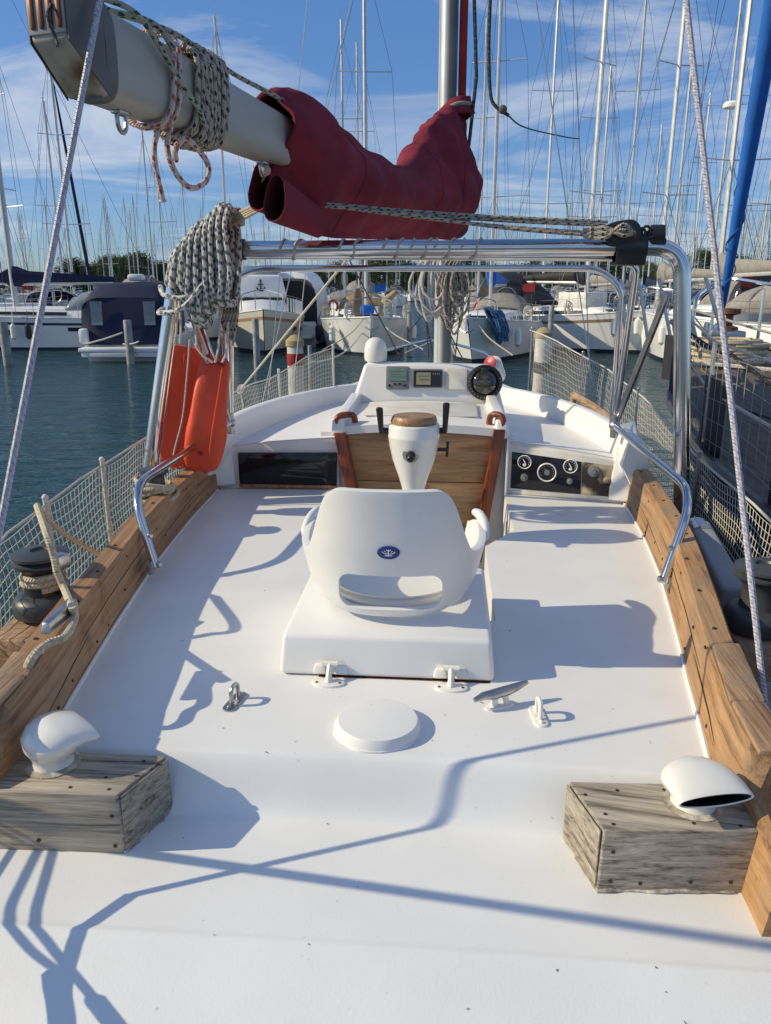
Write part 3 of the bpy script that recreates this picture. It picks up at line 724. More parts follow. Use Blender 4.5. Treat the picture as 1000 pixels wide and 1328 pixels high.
# sliding hatch, rails, pod
zh = .335
b = MB()
rows = []
for y, dz in ((4.03, -.03), (4.03, .012), (4.045, .022), (4.2, .04), (4.55, .055), (4.6, .055)):
    rows.append([V((.42 * (2 * i / 16 - 1) + .015, y, zh + dz + .022 * (1 - (2 * i / 16 - 1) ** 2))) for i in range(17)])
b.quadgrid(rows); SH = b.build('sliding_hatch', 'gel', Y0, 'white sliding companionway hatch')
b = MB(); b.box((.015, 4.34, zh + .066), (.62, .36, .008), .004, 0, Matrix.Rotation(R(3), 4, 'X')); b.build('hatch_panel', 'gel_old', SH)
for sgn in (-1, 1):
    b = MB(); x = .015 + sgn * .43
    P = [V((x - .035, 3.99, zh - .03)), V((x + .035, 3.99, zh - .03)), V((x + .035 - sgn * .03, 4.62, zh - .02)), V((x - .035 - sgn * .03, 4.62, zh - .02)),
         V((x - .03, 4.01, zh + .06)), V((x + .03, 4.01, zh + .06)), V((x + .03 - sgn * .03, 4.62, zh + .12)), V((x - .03 - sgn * .03, 4.62, zh + .12))]
    b.hexa(P, .01, 3); b.build('hatch_rail', 'gel', SH)
# instrument pod
bl, br, tr, tl = (U(452, 519, Y=4.6), U(658, 528, Y=4.6), U(640, 474, Y=4.66), U(472, 470, Y=4.66))
b = MB()
b.hexa([V((bl.x, 4.6, bl.z - .06)), V((br.x, 4.6, br.z - .06)), V((br.x - .02, 4.84, br.z - .06)), V((bl.x + .02, 4.84, bl.z - .06)), V((tl.x, 4.66, tl.z)), V((tr.x, 4.66, tr.z)), V((tr.x - .02, 4.78, tr.z)), V((tl.x + .02, 4.78, tl.z))], .03, 5)
b.box((.015, 4.585, bl.z - .045), (.6, .05, .06), .012)
PODO = b.build('instrument_pod', 'gel', Y0, 'white instrument pod on the coachroof', sharp=60)
def podpt(px, py, off=0):
    n = V((0, -1, .0)) ; A = V((0, 4.6, bl.z - .06)); Bp = V((0, 4.66, tl.z)); e = (Bp - A).normalized(); n = V((0, -e.z, e.y))
    p0 = A + n * off; r = ray(px, py); t = (p0 - CAM).dot(n) / r.dot(n); return CAM + r * t, n
def podslab(px0, py0, px1, py1, off, th, name, m, parent, bev=.003, rad=.008):
    (a, n), (c, _), (d, _) = podpt(px0, py1, off), podpt(px1, py1, off), podpt(px0, py0, off)
    w = (c - a).length; h = (d - a).length; ctr = (c + d) / 2; T = along(n, loc=ctr)
    if T.to_3x3().col[0].x < 0: T = T @ Matrix.Rotation(math.pi, 4, 'Z')
    b = MB(); b.slab(rrect(w, h, rad), th, T, bev); return b.build(name, m, parent), T, w, h
o, T, w, h = podslab(501, 475.5, 530.5, 505, .0, .02, 'chart_display', 'bezel', PODO)
podslab(504.5, 478, 527, 494, .0205, .002, 'screen', 'lcd', o, 0, .003)
b = MB()
for i, s_ in enumerate((0, 1, 1, 0)): b.lathe([(.008, 0), (.007, .005), (.0005, .005)], along(podpt(0, 0)[1], loc=podpt(505 + 6.7 * i, 500 - 2 * s_, .0195)[0]), 10)
b.build('button', 'black', o)
b = MB()
for i, (x0, x1, yy_) in enumerate(((507, 524, 481.5), (507, 520, 485), (507, 524, 488.5))):
    b.tube([podpt(x0, yy_, .0228)[0], podpt(x1, yy_, .0228)[0]], .0018, 4)
b.build('screen_trace', 'bezel', o)
o, T, w, h = podslab(535, 479, 574, 503, .0, .022, 'wind_display', 'bezel', PODO)
podslab(536.5, 480.5, 572.5, 501.5, .0221, .002, 'face', 'black', o, 0, .004)
podslab(540, 483, 558.5, 499, .0245, .001, 'screen', 'lcd2', o, 0, .002)
b = MB(); b.tube([podpt(542, 487.5, .026)[0], podpt(556, 487.5, .026)[0]], .002, 4); b.tube([podpt(544, 492, .026)[0], podpt(555, 492, .026)[0]], .003, 4); b.build('screen_trace', 'lcd', o)
b = MB()
for i in range(4): b.box(podpt(562 + 2.6 * i, 485, .0245)[0], (.006, .003, .012), .001)
b.build('button', 'bezel', o)
podslab(578, 478, 606, 505.5, .0, .012, 'blank_cover', 'gel_old', PODO)
pc, n = podpt(628.5, 496.5, .0); T = along(n, loc=pc)
b = MB(); b.lathe([(.07, -.02), (.1, -.02), (.104, .025), (.1, .035), (.082, .042), (.07, .03)], T, 44); CP = b.build('compass', 'black', PODO, 'black round bulkhead compass')
b = MB(); b.lathe([(.08, .022), (.074, .035), (.058, .05), (.034, .06), (.0005, .064)], T, 36); b.build('compass_dome', 'compass', CP)
b = MB(); b.mi = 0
for i in range(17):
    a = R(-90 + (i - 8) * 13); b.box(T @ V((.091 * math.cos(a), .091 * math.sin(a), .0395)), (.004, .009, .001), 0, 0, T.to_3x3().to_4x4() @ Matrix.Rotation(a + R(90), 4, 'Z'))
b.tube([T @ V((-.03, 0, .062)), T @ V((.03, 0, .062))], .0016, 4)
b.build('compass_marks', 'lcd2', CP)
b = MB(); b.box(T @ V((0, .068, .04)), (.05, .02, .03), .006); b.build('compass_lamp', 'rub', CP)
# white antenna dome + red-lens lamp behind the pod
p = U(487, 470, Y=4.72)
b = MB(); b.lathe([(.045, -.1), (.05, .0), (.066, .012), (.07, .035), (.069, .08), (.06, .115), (.04, .138), (.02, .147), (.0005, .149)], Matrix.Translation((p.x, 4.73, p.z)), 32); b.build('antenna_dome', 'ivory', Y0)
p = U(642, 470, Y=4.8)
b = MB(); b.lathe([(.05, -.1), (.05, .05), (.035, .062), (.0005, .064)], along((-.2, -.6, .5), loc=(p.x, p.y, p.z - .03)), 24); LB = b.build('horn_lamp', 'ivory', Y0)
b = MB(); b.lathe([(.04, .0), (.043, .01), (.0005, .02)], along((-.6, -.7, .3), loc=(p.x - .03, p.y - .05, p.z + .0)), 20); b.build('lens', 'bulk_red', LB)

# gantry (big tube), dodger hoops, strut, grab rails
GR = .036
lf = U(182, 700, Y=3.5)
tl_ = U(233, 324, Y=3.5); tr_ = U(884, 326, Y=3.5); rt = U(884, 345, Y=3.5); rf = V((1.27, 3.5, -.2))
b = MB(); b.tube(fillet([lf, V((tl_.x, 3.5, tl_.z)), V((tr_.x, 3.5, tl_.z + .004)), rf], .12, 8), GR, 20)
GA = b.build('gantry', 'steel', Y0, 'polished steel tube gantry arched over the cockpit', sharp=60)
b = MB(); q0, q1 = U(797, 326, Y=3.5), U(836, 326, Y=3.5)
b.tube([(q0.x, 3.5, tl_.z), (q1.x, 3.5, tl_.z)], .058, 20); b.box(((q0.x + q1.x) / 2, 3.5, tl_.z - .02), (q1.x - q0.x, .1, .1), .01)
b.build('mounting_sleeve', 'black', GA)
b = MB(); q0, q1 = U(296, 324, Y=3.5), U(318, 324, Y=3.5); b.tube([(q0.x, 3.5, tl_.z), (q1.x, 3.5, tl_.z)], .045, 18); b.build('sleeve', 'black', GA)
def hoop(pix, ydepth, r, name, label=None):
    pts = [U(px, py, Y=yd) for (px, py), yd in zip(pix, ydepth)]
    b = MB(); b.tube(fillet(pts, .16, 8), r, 14); return b.build(name, 'steel', Y0, label)
hoop([(297, 548), (287, 345), (305, 331), (800, 334), (826, 345), (797, 545)], [4.02, 3.62, 3.6, 3.6, 3.62, 3.95], .017, 'dodger_hoop')
hoop([(299, 548), (300, 365), (330, 348), (775, 348), (806, 372), (794, 548)], [4.03, 3.8, 3.8, 3.8, 3.8, 3.97], .015, 'dodger_hoop')
b = MB(); b.tube([U(866, 380, Y=3.53), U(800, 545, Y=3.93)], .016, 12); b.build('gantry_strut', 'dull_steel', Y0)
b = MB(); b.tube([U(246, 400, Y=3.53), U(296, 545, Y=3.98)], .016, 12); b.build('gantry_strut', 'dull_steel', Y0)
for sgn in (-1, 1):
    if sgn < 0: pts = [U(299, 548, Y=4.0), U(170, 632, Y=2.75), V((-.905, 2.61, .06))]
    else: pts = [U(797, 552, Y=3.9), U(901, 640, Y=2.75), V((.925, 2.6, .06))]
    pp = fillet(pts, .16, 10)
    b = MB(); b.tube(pp, .0165, 14); o = b.build('grab_rail', 'steel', Y0)
    e = pts[-1]; up = (pts[1] - e).normalized()
    for k in (.015, .13):
        c = e + up * k + V((-sgn * .008, 0, 0)); s = MB(); s.lathe([(.013, 0), (.013, .012), (.008, .018), (.0005, .018)], along((-sgn, -.5, .1), loc=c), 8); s.build('rail_bolt', 'dull_steel', o)
    s = MB(); s.lathe([(.02, -.02), (.026, -.015), (.026, 0), (.0005, .0)], along((-sgn, 0, .1), loc=e + V((sgn * .012, 0, 0))), 14); s.build('rail_flange', 'dull_steel', o)
    s = MB(); a = pts[0]; s.ball(a, .028); s.tube([a + V((0, 0, -.06)), a + V((0, 0, .05))], .02, 10); s.build('pivot_fitting', 'dull_steel', o)

# mast, boom, rigging
mb, mt = V((0.10, 6.0, .2)), V((.10, 6.0, 10.2))
mb.x = U(577, 420, Y=6).x; mt.x = mb.x
b = MB(); b.mi = 0
sec = [(.06 * math.cos(6.2832 * i / 24), .095 * math.sin(6.2832 * i / 24)) for i in range(24)]
b.loft([[V((mb.x + x - .02, 6 + y, z)) for x, y in sec] for z in (.2, 3, 6, 10.2)])
b.mi = 1; b.box((mb.x + .018, 5.9, 5.2), (.06, .05, 10), .006)
b.mi = 2; b.box((mb.x + .085, 5.93, 6.8), (.055, .07, 9.0), .015)
MA = b.build('mast', ['mastalu', 'mastdark', 'red'], Y0)
bm = V((mb.x - .0, 5.85, U(580, 274, Y=5.85).z)); be = U(112, 68, Y=2.02); be = V((be.x, 2.02, be.z))
bd = (bm - be).normalized(); bx = V((bd.y, -bd.x, 0)).normalized(); bz = bx.cross(bd)
bh, bw_ = .105, .062
def bsec(c, s=1, sx=1):
    return [c + bx * bw_ * sx * math.copysign(abs(math.cos(a)) ** .55, math.cos(a)) + bz * bh * s * math.copysign(abs(math.sin(a)) ** .55, math.sin(a)) for a in [6.2832 * i / 32 for i in range(32)]]
b = MB(); b.loft([bsec(be), bsec(be + bd * .5 - bz * .007, .93), bsec(be + bd * 1.4 - bz * .022, .79, .92), bsec(bm - bz * .03, .7, .9)]); BO = b.build('boom', 'alu', Y0, 'weathered aluminium boom swung out above the cockpit')
# end fitting: tapered casting with sheave slots
e0 = be - bd * .004; e1 = be - bd * .13
b = MB()
ring0 = bsec(e0, 1.02, 1.02)
b.hexa([e1 - bx * .05 - bz * .01, e1 + bx * .05 - bz * .01, e0 + bx * .06 - bz * bh, e0 - bx * .06 - bz * bh, e1 - bx * .05 + bz * .095, e1 + bx * .05 + bz * .095, e0 + bx * .06 + bz * bh, e0 - bx * .06 + bz * bh], .01, 3)
EF = b.build('boom_end_fitting', 'alu_end', BO)
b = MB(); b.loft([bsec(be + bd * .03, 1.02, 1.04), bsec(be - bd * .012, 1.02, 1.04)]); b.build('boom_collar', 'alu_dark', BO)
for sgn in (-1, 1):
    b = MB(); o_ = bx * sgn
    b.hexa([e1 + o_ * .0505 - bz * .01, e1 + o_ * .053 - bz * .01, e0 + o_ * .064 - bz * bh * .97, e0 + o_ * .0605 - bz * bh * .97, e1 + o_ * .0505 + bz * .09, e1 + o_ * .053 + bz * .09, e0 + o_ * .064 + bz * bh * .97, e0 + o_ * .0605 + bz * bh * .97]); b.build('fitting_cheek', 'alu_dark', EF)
b = MB(); b.box(e1 - bd * .001 + bz * .05, (.098, .006, .094), .002, 0, Matrix((bx, bd, bz)).transposed().to_4x4()); b.build('sheave_frame', 'greylt', EF)
b = MB()
for i in range(4):
    c = e1 - bx * .036 + bx * .024 * i + bz * .05
    b.box(c - bd * .002, (.015, .012, .075), .005, 0, Matrix((bx, bd, bz)).transposed().to_4x4())
b.build('sheave_slot', 'bulk_red' if False else 'bronze', BO)
b = MB(); c = e1 - bd * .004 + bz * .0
b.tube(spline([c + bz * .06 + bx * .02, c - bd * .02 + bz * .03 + bx * .022, c - bd * .012 - bz * .01 + bx * .03, c - bd * .02 - bz * .03 + bx * .04], 5), .004, 6); b.build('sheave_line', 'rope_k', BO)
for t in (.12, .95):
    b = MB(); c = be + bd * t - bz * bh
    b.tube([c + bd * .028 * math.cos(a) * .7 - bz * (.022 + .028 * math.sin(a)) for a in [6.2832 * i / 14 for i in range(14)]], .006, 8, True)
    b.box(c - bz * .002, (.03, .05, .012), .003, 0, Matrix((bx, bd, bz)).transposed().to_4x4())
    b.build('boom_shackle', 'dull_steel', BO)
# backstays
b = MB(); A, B = V((-.8, 1.07, -.14)), V((0, 6, 10.0)); b.tube([A + (B - A) * t for t in [.0225 + .9775 * i / 40 for i in range(41)]], .0075, 8)
b.build('backstay', 'wire', Y0)
b = MB(); A = U(1003, 1010, Z=-.1); B = A + (U(890, 0, Y=2.4) - A) * 5; b.tube([A + (B - A) * t for t in [i / 40 for i in range(41)]], .0085, 8); b.build('backstay', 'wire', Y0)
# port / starboard shrouds of own mast
b = MB()
for sgn in (-1, 1):
    for y in (5.7, 6.0): b.tube([V((sgn * (xg(y) - .06), y, zg(y))), V((mb.x, 6, 9.8 if y == 6 else 5.5))], .004, 6)
b.build('shroud', 'dull_steel', Y0)

# lifelines, stanchions and nets
def zl(y): return lerp([(1, .06), (1.5, .1), (2.3, .28), (3.6, .33), (6.2, .36), (7, .47), (8.2, .56)] if sgn < 0 else [(1, .22), (2.3, .25), (3.83, .28), (4.6, .37), (6, .5), (7.7, .7)], y)
for sgn in (-1, 1):
    b = MB(); yy = [1.0 + .15 * i for i in range(45)]
    def sag(y): return -.012 * abs(math.sin(math.pi * (y - 1.55) / 1.42)) 
    b.tube([V((sgn * (xg(y) - .035), y, zl(y) + sag(y))) for y in yy], .0055, 6)
    b.build('lifeline', 'net', Y0)
    yst = [1.55, 2.64, 3.2 if sgn < 0 else 3.75, 5.1, 6.4, 7.55]
    for y in yst:
        b = MB(); b.tube([V((sgn * (xg(y) - .04), y, zg(y))), V((sgn * (xg(y) - .035), y, zl(y) + .02))], .011, 8); b.ball(V((sgn * (xg(y) - .035), y, zl(y) + .02)), .0125)
        b.build('stanchion', 'rope_w' if sgn < 0 else 'dull_steel', Y0)
    b = MB(); cell = .036; nr = 13
    def npt(y, t):
        w = .012 * math.sin(y * 2.1 + t * 3) + .006 * math.sin(y * 9 + t * 5)
        return V((sgn * (xg(y) - .032 + .02 * math.sin(t * 3.1416) * math.sin(y * 1.7 + 1)), y + .012 * math.sin(t * 7 + y * 4), zg(y) + .03 + (zl(y) + sag(y) - zg(y) - .035 - .02 * abs(math.sin(y * 6))) * t + w * t * (1 - t) * 2))
    ny = int(6.5 / cell)
    for i in range(nr + 1):
        t = i / nr; b.tube([npt(1.05 + 6.5 * k / ny, t) for k in range(0, ny + 1)], .0016, 3, caps=False)
    for k in range(ny + 1):
        y = 1.05 + 6.5 * k / ny; b.tube([npt(y + .014 * i / nr, i / nr) for i in range(nr + 1)], .0016, 3, caps=False)
    b.build('safety_net', 'net', Y0)
# pulpit
b = MB(); p = [V((sgn * .62, 8.05, 0)) for sgn in (-1, 1)]
b.tube(fillet([V((-.7, 7.85, zg(7.85))), V((-.62, 7.95, .42)), V((0, 9.25, .5)), V((.62, 7.95, .42)), V((.7, 7.85, zg(7.85)))], .3), .014, 10); b.build('pulpit', 'steel', Y0)
# raked ensign staff, lines and fittings out of view on the port quarter (they cast the shadows on the stern)
b = MB(); A, B = V((-1.13, 1.42, -.12)), V((-1.25, .912, 1.116)); b.tube([A, B], .0125, 10); b.build('ensign_staff', 'white', Y0)
def above(px, py, h, z=-.118):
    '''a point h above the stern whose shadow falls where the photo shows it'''
    g = U(px, py, Z=z); return V((g.x - 1.648 * h, g.y - .232 * h, z + h))
b = MB(); b.tube(spline([V((-.782, 1.18, .085)), above(112, 1208, .19), above(84, 1236, .17), above(70, 1275, .13, -.13), above(62, 1330, .1, -.15), above(58, 1400, .08, -.2)], 8), .009, 8)
b.build('stern_shadow_cable', 'wire', Y0)  # curved cable added out of view, bent to cast the curling stern shadow
b = MB(); b.tube(spline([above(66, 1262, .16, -.13), above(62, 1330, .12, -.15), above(56, 1420, .1, -.2)], 4), .014, 8); b.build('turnbuckle', 'dull_steel', Y0)
b = MB(); b.tube(spline([above(76, 1090, .3), above(62, 1140, .27), above(50, 1190, .25), above(62, 1225, .24), above(90, 1258, .22, -.13), above(130, 1300, .2, -.15), above(190, 1370, .2, -.18)], 8), [.0065] * 40 + [.012] * 9, 8); b.build('stern_line', 'rope_w', Y0)
b = MB(); b.tube(spline([above(58, 1092, .33), above(34, 1140, .3), above(16, 1185, .28), above(30, 1225, .26), above(52, 1248, .25), above(76, 1260, .24, -.13)], 8), .0065, 8); b.build('stern_line', 'rope_w', Y0)
# wooden handrail on starboard cabin edge
b = MB(); q = [U(744, 512, Y=5.0), U(770, 527, Y=4.6), U(796, 546, Y=4.25)]
b.tube(q, .022, 8)
for t in (q[0], q[1]): b.box(t + V((0, 0, -.03)), (.03, .08, .07), .006)
b.build('handrail', 'teak_worn', Y0)

# winches
def winch(name, loc, s, rope=None, tilt=0, body='black', base='grey'):
    T = Matrix.Translation(V(loc)) @ Matrix.Rotation(tilt, 4, 'Y') @ Matrix.Scale(s, 4)
    b = MB(); b.mi = 0
    b.lathe([(.07, -.15), (.075, -.02), (.07, 0), (.07, .0)], T, 28)
    b.mi = 1; b.lathe([(.08, 0), (.1, .004), (.104, .03), (.1, .05), (.085, .066), (.06, .072)], T, 32)
    b.mi = 2; b.lathe([(.062, .07), (.058, .1), (.056, .125), (.062, .15), (.075, .162), (.08, .166)], T, 32)
    w = b.build(name, ['bronze', base, body], Y0)
    b = MB(); b.lathe([(.075, .166), (.086, .17), (.088, .178), (.07, .186), (.074, .19), (.087, .194), (.087, .203), (.07, .21), (.03, .214), (.026, .206), (.0005, .206)], T, 32)
    b.build('winch_top', 'grey', w)
    b = MB(); b.box(T @ V((.078, -.03, .188)), (.045 * s, .05 * s, .045 * s), .006 * s, R(-20)); b.build('line_gripper', 'dull_steel', w)
    return w
WL = U(57, 806, X=-1.13); WLp = V((-1.13, WL.y + .03, .04))
winch('winch', WLp, 1.0)
winch('winch', (1.15, 2.34, .02), 1.0, body='grey')
p = U(203, 650, X=-1.12); WP2 = V((-1.12, p.y, .2))
b = MB(); b.lathe([(.05, -.25), (.06, -.03), (.062, .0), (.045, .012), (.042, .06), (.06, .08), (.06, .095), (.0005, .1)], Matrix.Translation(WP2), 24); b.build('winch', 'grey', Y0, 'small dark winch beside the orange buoy')
# winch pad wood + jam cleat by the port winch
b = MB(); b.box((-1.13, WLp.y - .02, -.03), (.2, .36, .12), .01); b.build('winch_pad', 'teak_worn', Y0)
b = MB(); b.box((1.16, 2.36, -.05), (.2, .3, .12), .01); b.build('winch_pad', 'teak_worn', Y0)
p0, p1 = U(60, 816, Z=.215), U(95, 785, Z=.215)
b = MB(); dirn = (p1 - p0).normalized()
b.hexa([p0 + V((x, 0, z)) + dirn * l for z, x, l in ((-.012, -.014, -.01), (-.012, .014, -.01), (-.012, .018, (p1 - p0).length), (-.012, -.018, (p1 - p0).length), (.018, -.01, 0), (.018, .01, 0), (.022, .014, (p1 - p0).length), (.022, -.014, (p1 - p0).length))], .005)
b.build('jam_cleat', 'dull_steel', Y0)

# ================================================================== LOOSE THINGS ON THE YACHT
# sail cover
nb_ = V((bd.y, -bd.x, 0)).normalized()
def UB(px, py, off=0):
    '''measured point -> the upright plane through the boom (shifted sideways by off)'''
    r = ray(px, py); p0 = be + nb_ * off; return CAM + r * ((p0 - CAM).dot(nb_) / r.dot(nb_))
st = []
for pt, pb, w in (((351, 117), (352, 222), .125), ((358, 112), (358, 242), .13), ((372, 113), (374, 268), .132), ((386, 121), (388, 288), .135), ((404, 136), (402, 304), .145), ((436, 166), (434, 309), .15), ((468, 192), (466, 310), .15), ((500, 213), (498, 311), .155), ((520, 215), (518, 311), .16), ((535, 197), (533, 311), .17), ((548, 172), (546, 311), .175), ((556, 156), (557, 311), .18), ((567, 145), (568, 311), .185), ((580, 139), (582, 311), .19), ((589, 137), (591, 310), .185), ((594, 138), (595, 309), .15)):
    st.append((UB(*pt), UB(*pb), w))
def stat(f):
    f = f * (len(st) - 1); i = min(int(f), len(st) - 2); t = f - i
    (a0, c0, w0), (a1, c1, w1) = st[i], st[i + 1]
    return a0.lerp(a1, t), c0.lerp(c1, t), w0 + (w1 - w0) * t
rows = []; NC = 72; ny = 105
for k in range(ny + 1):
    t_, b_, w = stat(k / ny); h = (t_.z - b_.z); row = []; Y = (t_.y + b_.y) / 2
    mast = max(0, min(1, (k / ny - .52) / .2))
    for j in range(NC):
        a = 6.2832 * j / NC; s_ = math.sin(a); c = math.cos(a)
        v = (s_ + 1) / 2                            # 0 bottom .. 1 top
        v2 = v ** (.9)
        wid = lerp([(0, .12), (.08, .35), (.3, .8), (.5, 1), (.68, .98), (.85, .75), (1, .5)], v)
        if mast > 0: wid = wid * (1 - mast) + mast * lerp([(0, .7), (.2, 1), (.4, 1.02), (.6, .82), (.8, .55), (1, .5)], v)
        q = b_.lerp(t_, v2) + nb_ * (w * wid * math.copysign(abs(c) ** .75, c)); z = q.z
        fold = math.sin(Y * 13 + z * 6 + 2.2 * noise.noise(V((Y * 1.6, z * 3, c)))) * .009 + .024 * noise.noise(V((Y * 3.2, z * 2.2, c * 1.5))) + .010 * noise.noise(V((Y * 9, z * 5, c * 2)))
        fold += .022 * (1 - v) * (1 - mast) * ((1 - abs(math.sin(Y * 5.5 + z * 3 + 1.6 * noise.noise(V((Y, z * 2, 1)))))) ** 2.5 - .3)
        fold += .035 * (abs(noise.noise(V((Y * 2.4 + z * 2, z * 1.5 - Y, c * 1.2 + 7)))) - .2) - .02 * max(0, .25 - abs(noise.noise(V((Y * 4 - z * 5, z * 2, c + 3)))) * 2)
        fold += mast * (.045 * noise.noise(V((c * 2 + 5, z * 7 + Y * 3, 3.1))) + .022 * (abs(noise.noise(V((c * 3, z * 11 + Y * 6, 8.2)))) - .2))
        row.append(q + nb_ * (c * fold * 1.4) + V((0, 0, fold * .5 * s_ if v > .5 else 0)))
    rows.append(row)
SC = thing('sail_cover', 'burgundy canvas sail cover laced over the stowed mainsail and boom', 'sail cover', (0, 4.8, 1.5))
b = MB(); g = b.quadgrid(rows, True); b.cap(g[-1])
o = b.build('cover', 'canvas', SC, sharp=0)
sm = o.modifiers.new('thickness', 'SOLIDIFY'); sm.thickness = .004; sm.offset = -1
for k in (34, 66, 84):
    b = MB(); b.tube([V(p) for p in rows[k]], .0042, 5, True); b.build('seam', 'canvas', SC)
# rolled hem at the mouth, collar strap at the mast, curled lower flaps
b = MB(); b.tube([V(p) for p in rows[0]], .009, 8, True); b.build('hem', 'canvas', SC)
b = MB(); pts = []
cz = U(575, 140, Y=5.95).z
for k in range(29):
    a = 6.2832 * k / 28; pts.append(V((mb.x + .03 + .125 * math.cos(a), 5.98 + .16 * math.sin(a), cz - .02 - .05 * math.cos(a) * -1 + .01 * math.sin(a * 3))))
b.quadgrid([[p + V((0, 0, z)) + (p - V((mb.x, 5.98, p.z))) * k for p in pts] for z, k in ((-.06, .18), (-.015, .04), (.0, .0), (.05, -.06))])
cl = b.build('mast_collar', 'canvas', SC); s_ = cl.modifiers.new('t', 'SOLIDIFY'); s_.thickness = .006
b = MB(); b.tube([p + V((0, 0, .0)) + (p - V((mb.x, 5.98, p.z))) * .02 for p in pts[:-1]], .014, 8, True); b.build('collar_strap', 'greycv', SC)
for (px, py, r_, Yd, dx) in ((337, 243, .062, 3.2, -.03), (356, 258, .058, 3.12, .07)):
    c = UB(px, py, dx); ax = (bd + V((.0, 0, -.12))).normalized()
    e1_, e2_ = bx, ax.cross(bx)
    rr = []
    for tt in (0, .03, .12, .25, .42):
        sh = 1 - .3 * (tt / .42); ring = []
        for j in range(22):
            a = 6.2832 * j / 22; rad = r_ * sh * (1 + .14 * math.sin(2 * a + px) + .06 * math.sin(3 * a))
            ring.append(c + ax * tt + e1_ * rad * math.cos(a) * .8 + e2_ * rad * math.sin(a) * 1.25)
        rr.append(ring)
    b = MB(); b.quadgrid(rr, True)
    inner = [[c + ax * .004 + (p - (c + ax * tt)) * .93 + ax * tt for p in ring] for ring, tt in zip(rr, (0, .03, .12, .25, .42))]
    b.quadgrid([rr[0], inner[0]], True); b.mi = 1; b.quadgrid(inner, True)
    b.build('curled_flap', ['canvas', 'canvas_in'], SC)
# under-cover lower edge: pale batten strip
# rope turns round the boom
BR = thing('boom_lashing', 'grey flecked rope wound in turns round the silver boom near its end', 'rope', be + bd * .4 - bz * .2)
def turn(t0, t1, n, r_, k=26, grow=1.0):
    pts = []
    for i in range(int(n * k) + 1):
        f = i / (n * k); a = 6.2832 * i / k + 1.2
        ca, sa = math.cos(a), math.sin(a)
        e = .012 + .006 * noise.noise(V((i * .2, t0 * 9, 0)))
        pts.append(be + bd * (t0 + (t1 - t0) * f + .02 * math.sin(a)) + bx * (bw_ + e) * math.copysign(abs(ca) ** .55, ca) * grow + bz * (bh + e) * math.copysign(abs(sa) ** .55, sa) * grow)
    return pts
b = MB(); b.tube(turn(.37, .56, 8, .01), .0085, 8); b.tube(turn(.56, .42, 6, .01, grow=1.11), .0085, 8); b.build('rope_turns', 'rope_d', BR)
b = MB(); b.tube(turn(.24, .3, 2, .01), .0075, 8); b.build('rope_turns', 'rope_r', BR)
b = MB(); P = lambda t, x, z: be + bd * t + bx * x + bz * z
b.tube(spline([P(-.1, .0, .11), P(.05, .03, .125), P(.12, .068, .11), P(.2, .078, .06), P(.28, .08, 0), P(.36, .085, -.05), P(.42, .08, -.1)], 8), .0075, 8)
b.tube(spline([P(-.12, .02, .12), P(.02, .01, .14), P(.12, -.02, .13), P(.25, .02, .13), P(.34, .04, .13), P(.5, .03, .13), P(.7, .03, .115), P(.95, .04, .112), P(1.25, .03, .115)], 8), .0075, 8)
b.tube(spline([P(-.1, -.03, .12), P(.0, -.04, .15), P(.1, -.03, .13), P(.22, .05, .12), P(.27, .075, .07)], 8), .0075, 8)
b.build('rope_run', 'rope_g', BR)
b = MB()
b.tube(spline([P(.26, .03, -.11), P(.25, .01, -.16), P(.245, .01, -.22), P(.25, .02, -.29), P(.255, .02, -.31)], 6), [.008] * 22 + [.011, .012, .008], 8)
b.tube(spline([P(.29, .04, -.11), P(.28, .03, -.17), P(.30, .04, -.23), P(.36, .05, -.262), P(.43, .06, -.235), P(.45, .06, -.19), P(.41, .05, -.15), P(.36, .04, -.13), P(.34, .02, -.16), P(.37, .0, -.185)], 7), .0085, 8)
b.build('hanging_tail', 'rope_r', BR)
b = MB(); A = P(.97, .0, -.13); B = U(328, 217, Y=3.25)
b.tube(spline([A, A + (B - A) * .2 + V((0, 0, -.035)), A + (B - A) * .55 + V((0, 0, -.045)), B], 8), .005, 6)
b.ball(A, .02); b.build('outhaul_cord', 'rope_tan', BR)

# big rope coil hung at the gantry corner
RC = thing('rope_coil', 'thick hank of white and blue flecked rope hung on the gantry corner', 'rope', U(255, 470, Y=3.45))
b = MB(); n = 24
for i in range(n):
    f = i / (n - 1); lay = (i % 3) * .025; jx = rnd.uniform(-2.5, 2.5)
    tx = 238 + 58 * f; ty = lerp([(0, 318), (.25, 296), (.5, 284), (.75, 270), (.9, 266), (1, 272)], f) + rnd.uniform(-3, 3)
    mx_ = 217 + 80 * f + jx; my_ = lerp([(0, 365), (1, 350)], f)
    bx_ = 222 + 72 * f + rnd.uniform(-4, 4); by_ = lerp([(0, 368), (.2, 382), (.3, 402), (.42, 426), (.55, 418), (.66, 396), (.8, 386), (1, 398)], f) + rnd.uniform(-9, 9)
    y0 = 3.36 - lay
    top, m1, bot = U(tx, ty, Y=y0 + .03), U(mx_, my_, Y=y0 - .03), U(bx_, by_, Y=y0)
    bk = V((.012, .11, 0))
    pts = [top + V((0, .03, .006)), top.lerp(m1, .35) + V((-.008, -.03, .01)), m1, m1.lerp(bot, .6) + V((rnd.uniform(-.006, .006), -.015, 0)), bot + V((0, 0, .02)), bot + V((.01, .04, -.006)), bot + bk + V((0, 0, .03)), m1 + bk, top.lerp(m1, .3) + bk]
    b.tube(spline(pts, 6, True), .0102, 9, True)
b.build('coil_loops', 'rope_b', RC)
b = MB()
b.tube(spline([U(295, 305, Y=3.38), U(270, 360, Y=3.3), U(240, 385, Y=3.28), U(214, 383, Y=3.3), U(208, 372, Y=3.36)], 8), .011, 8)
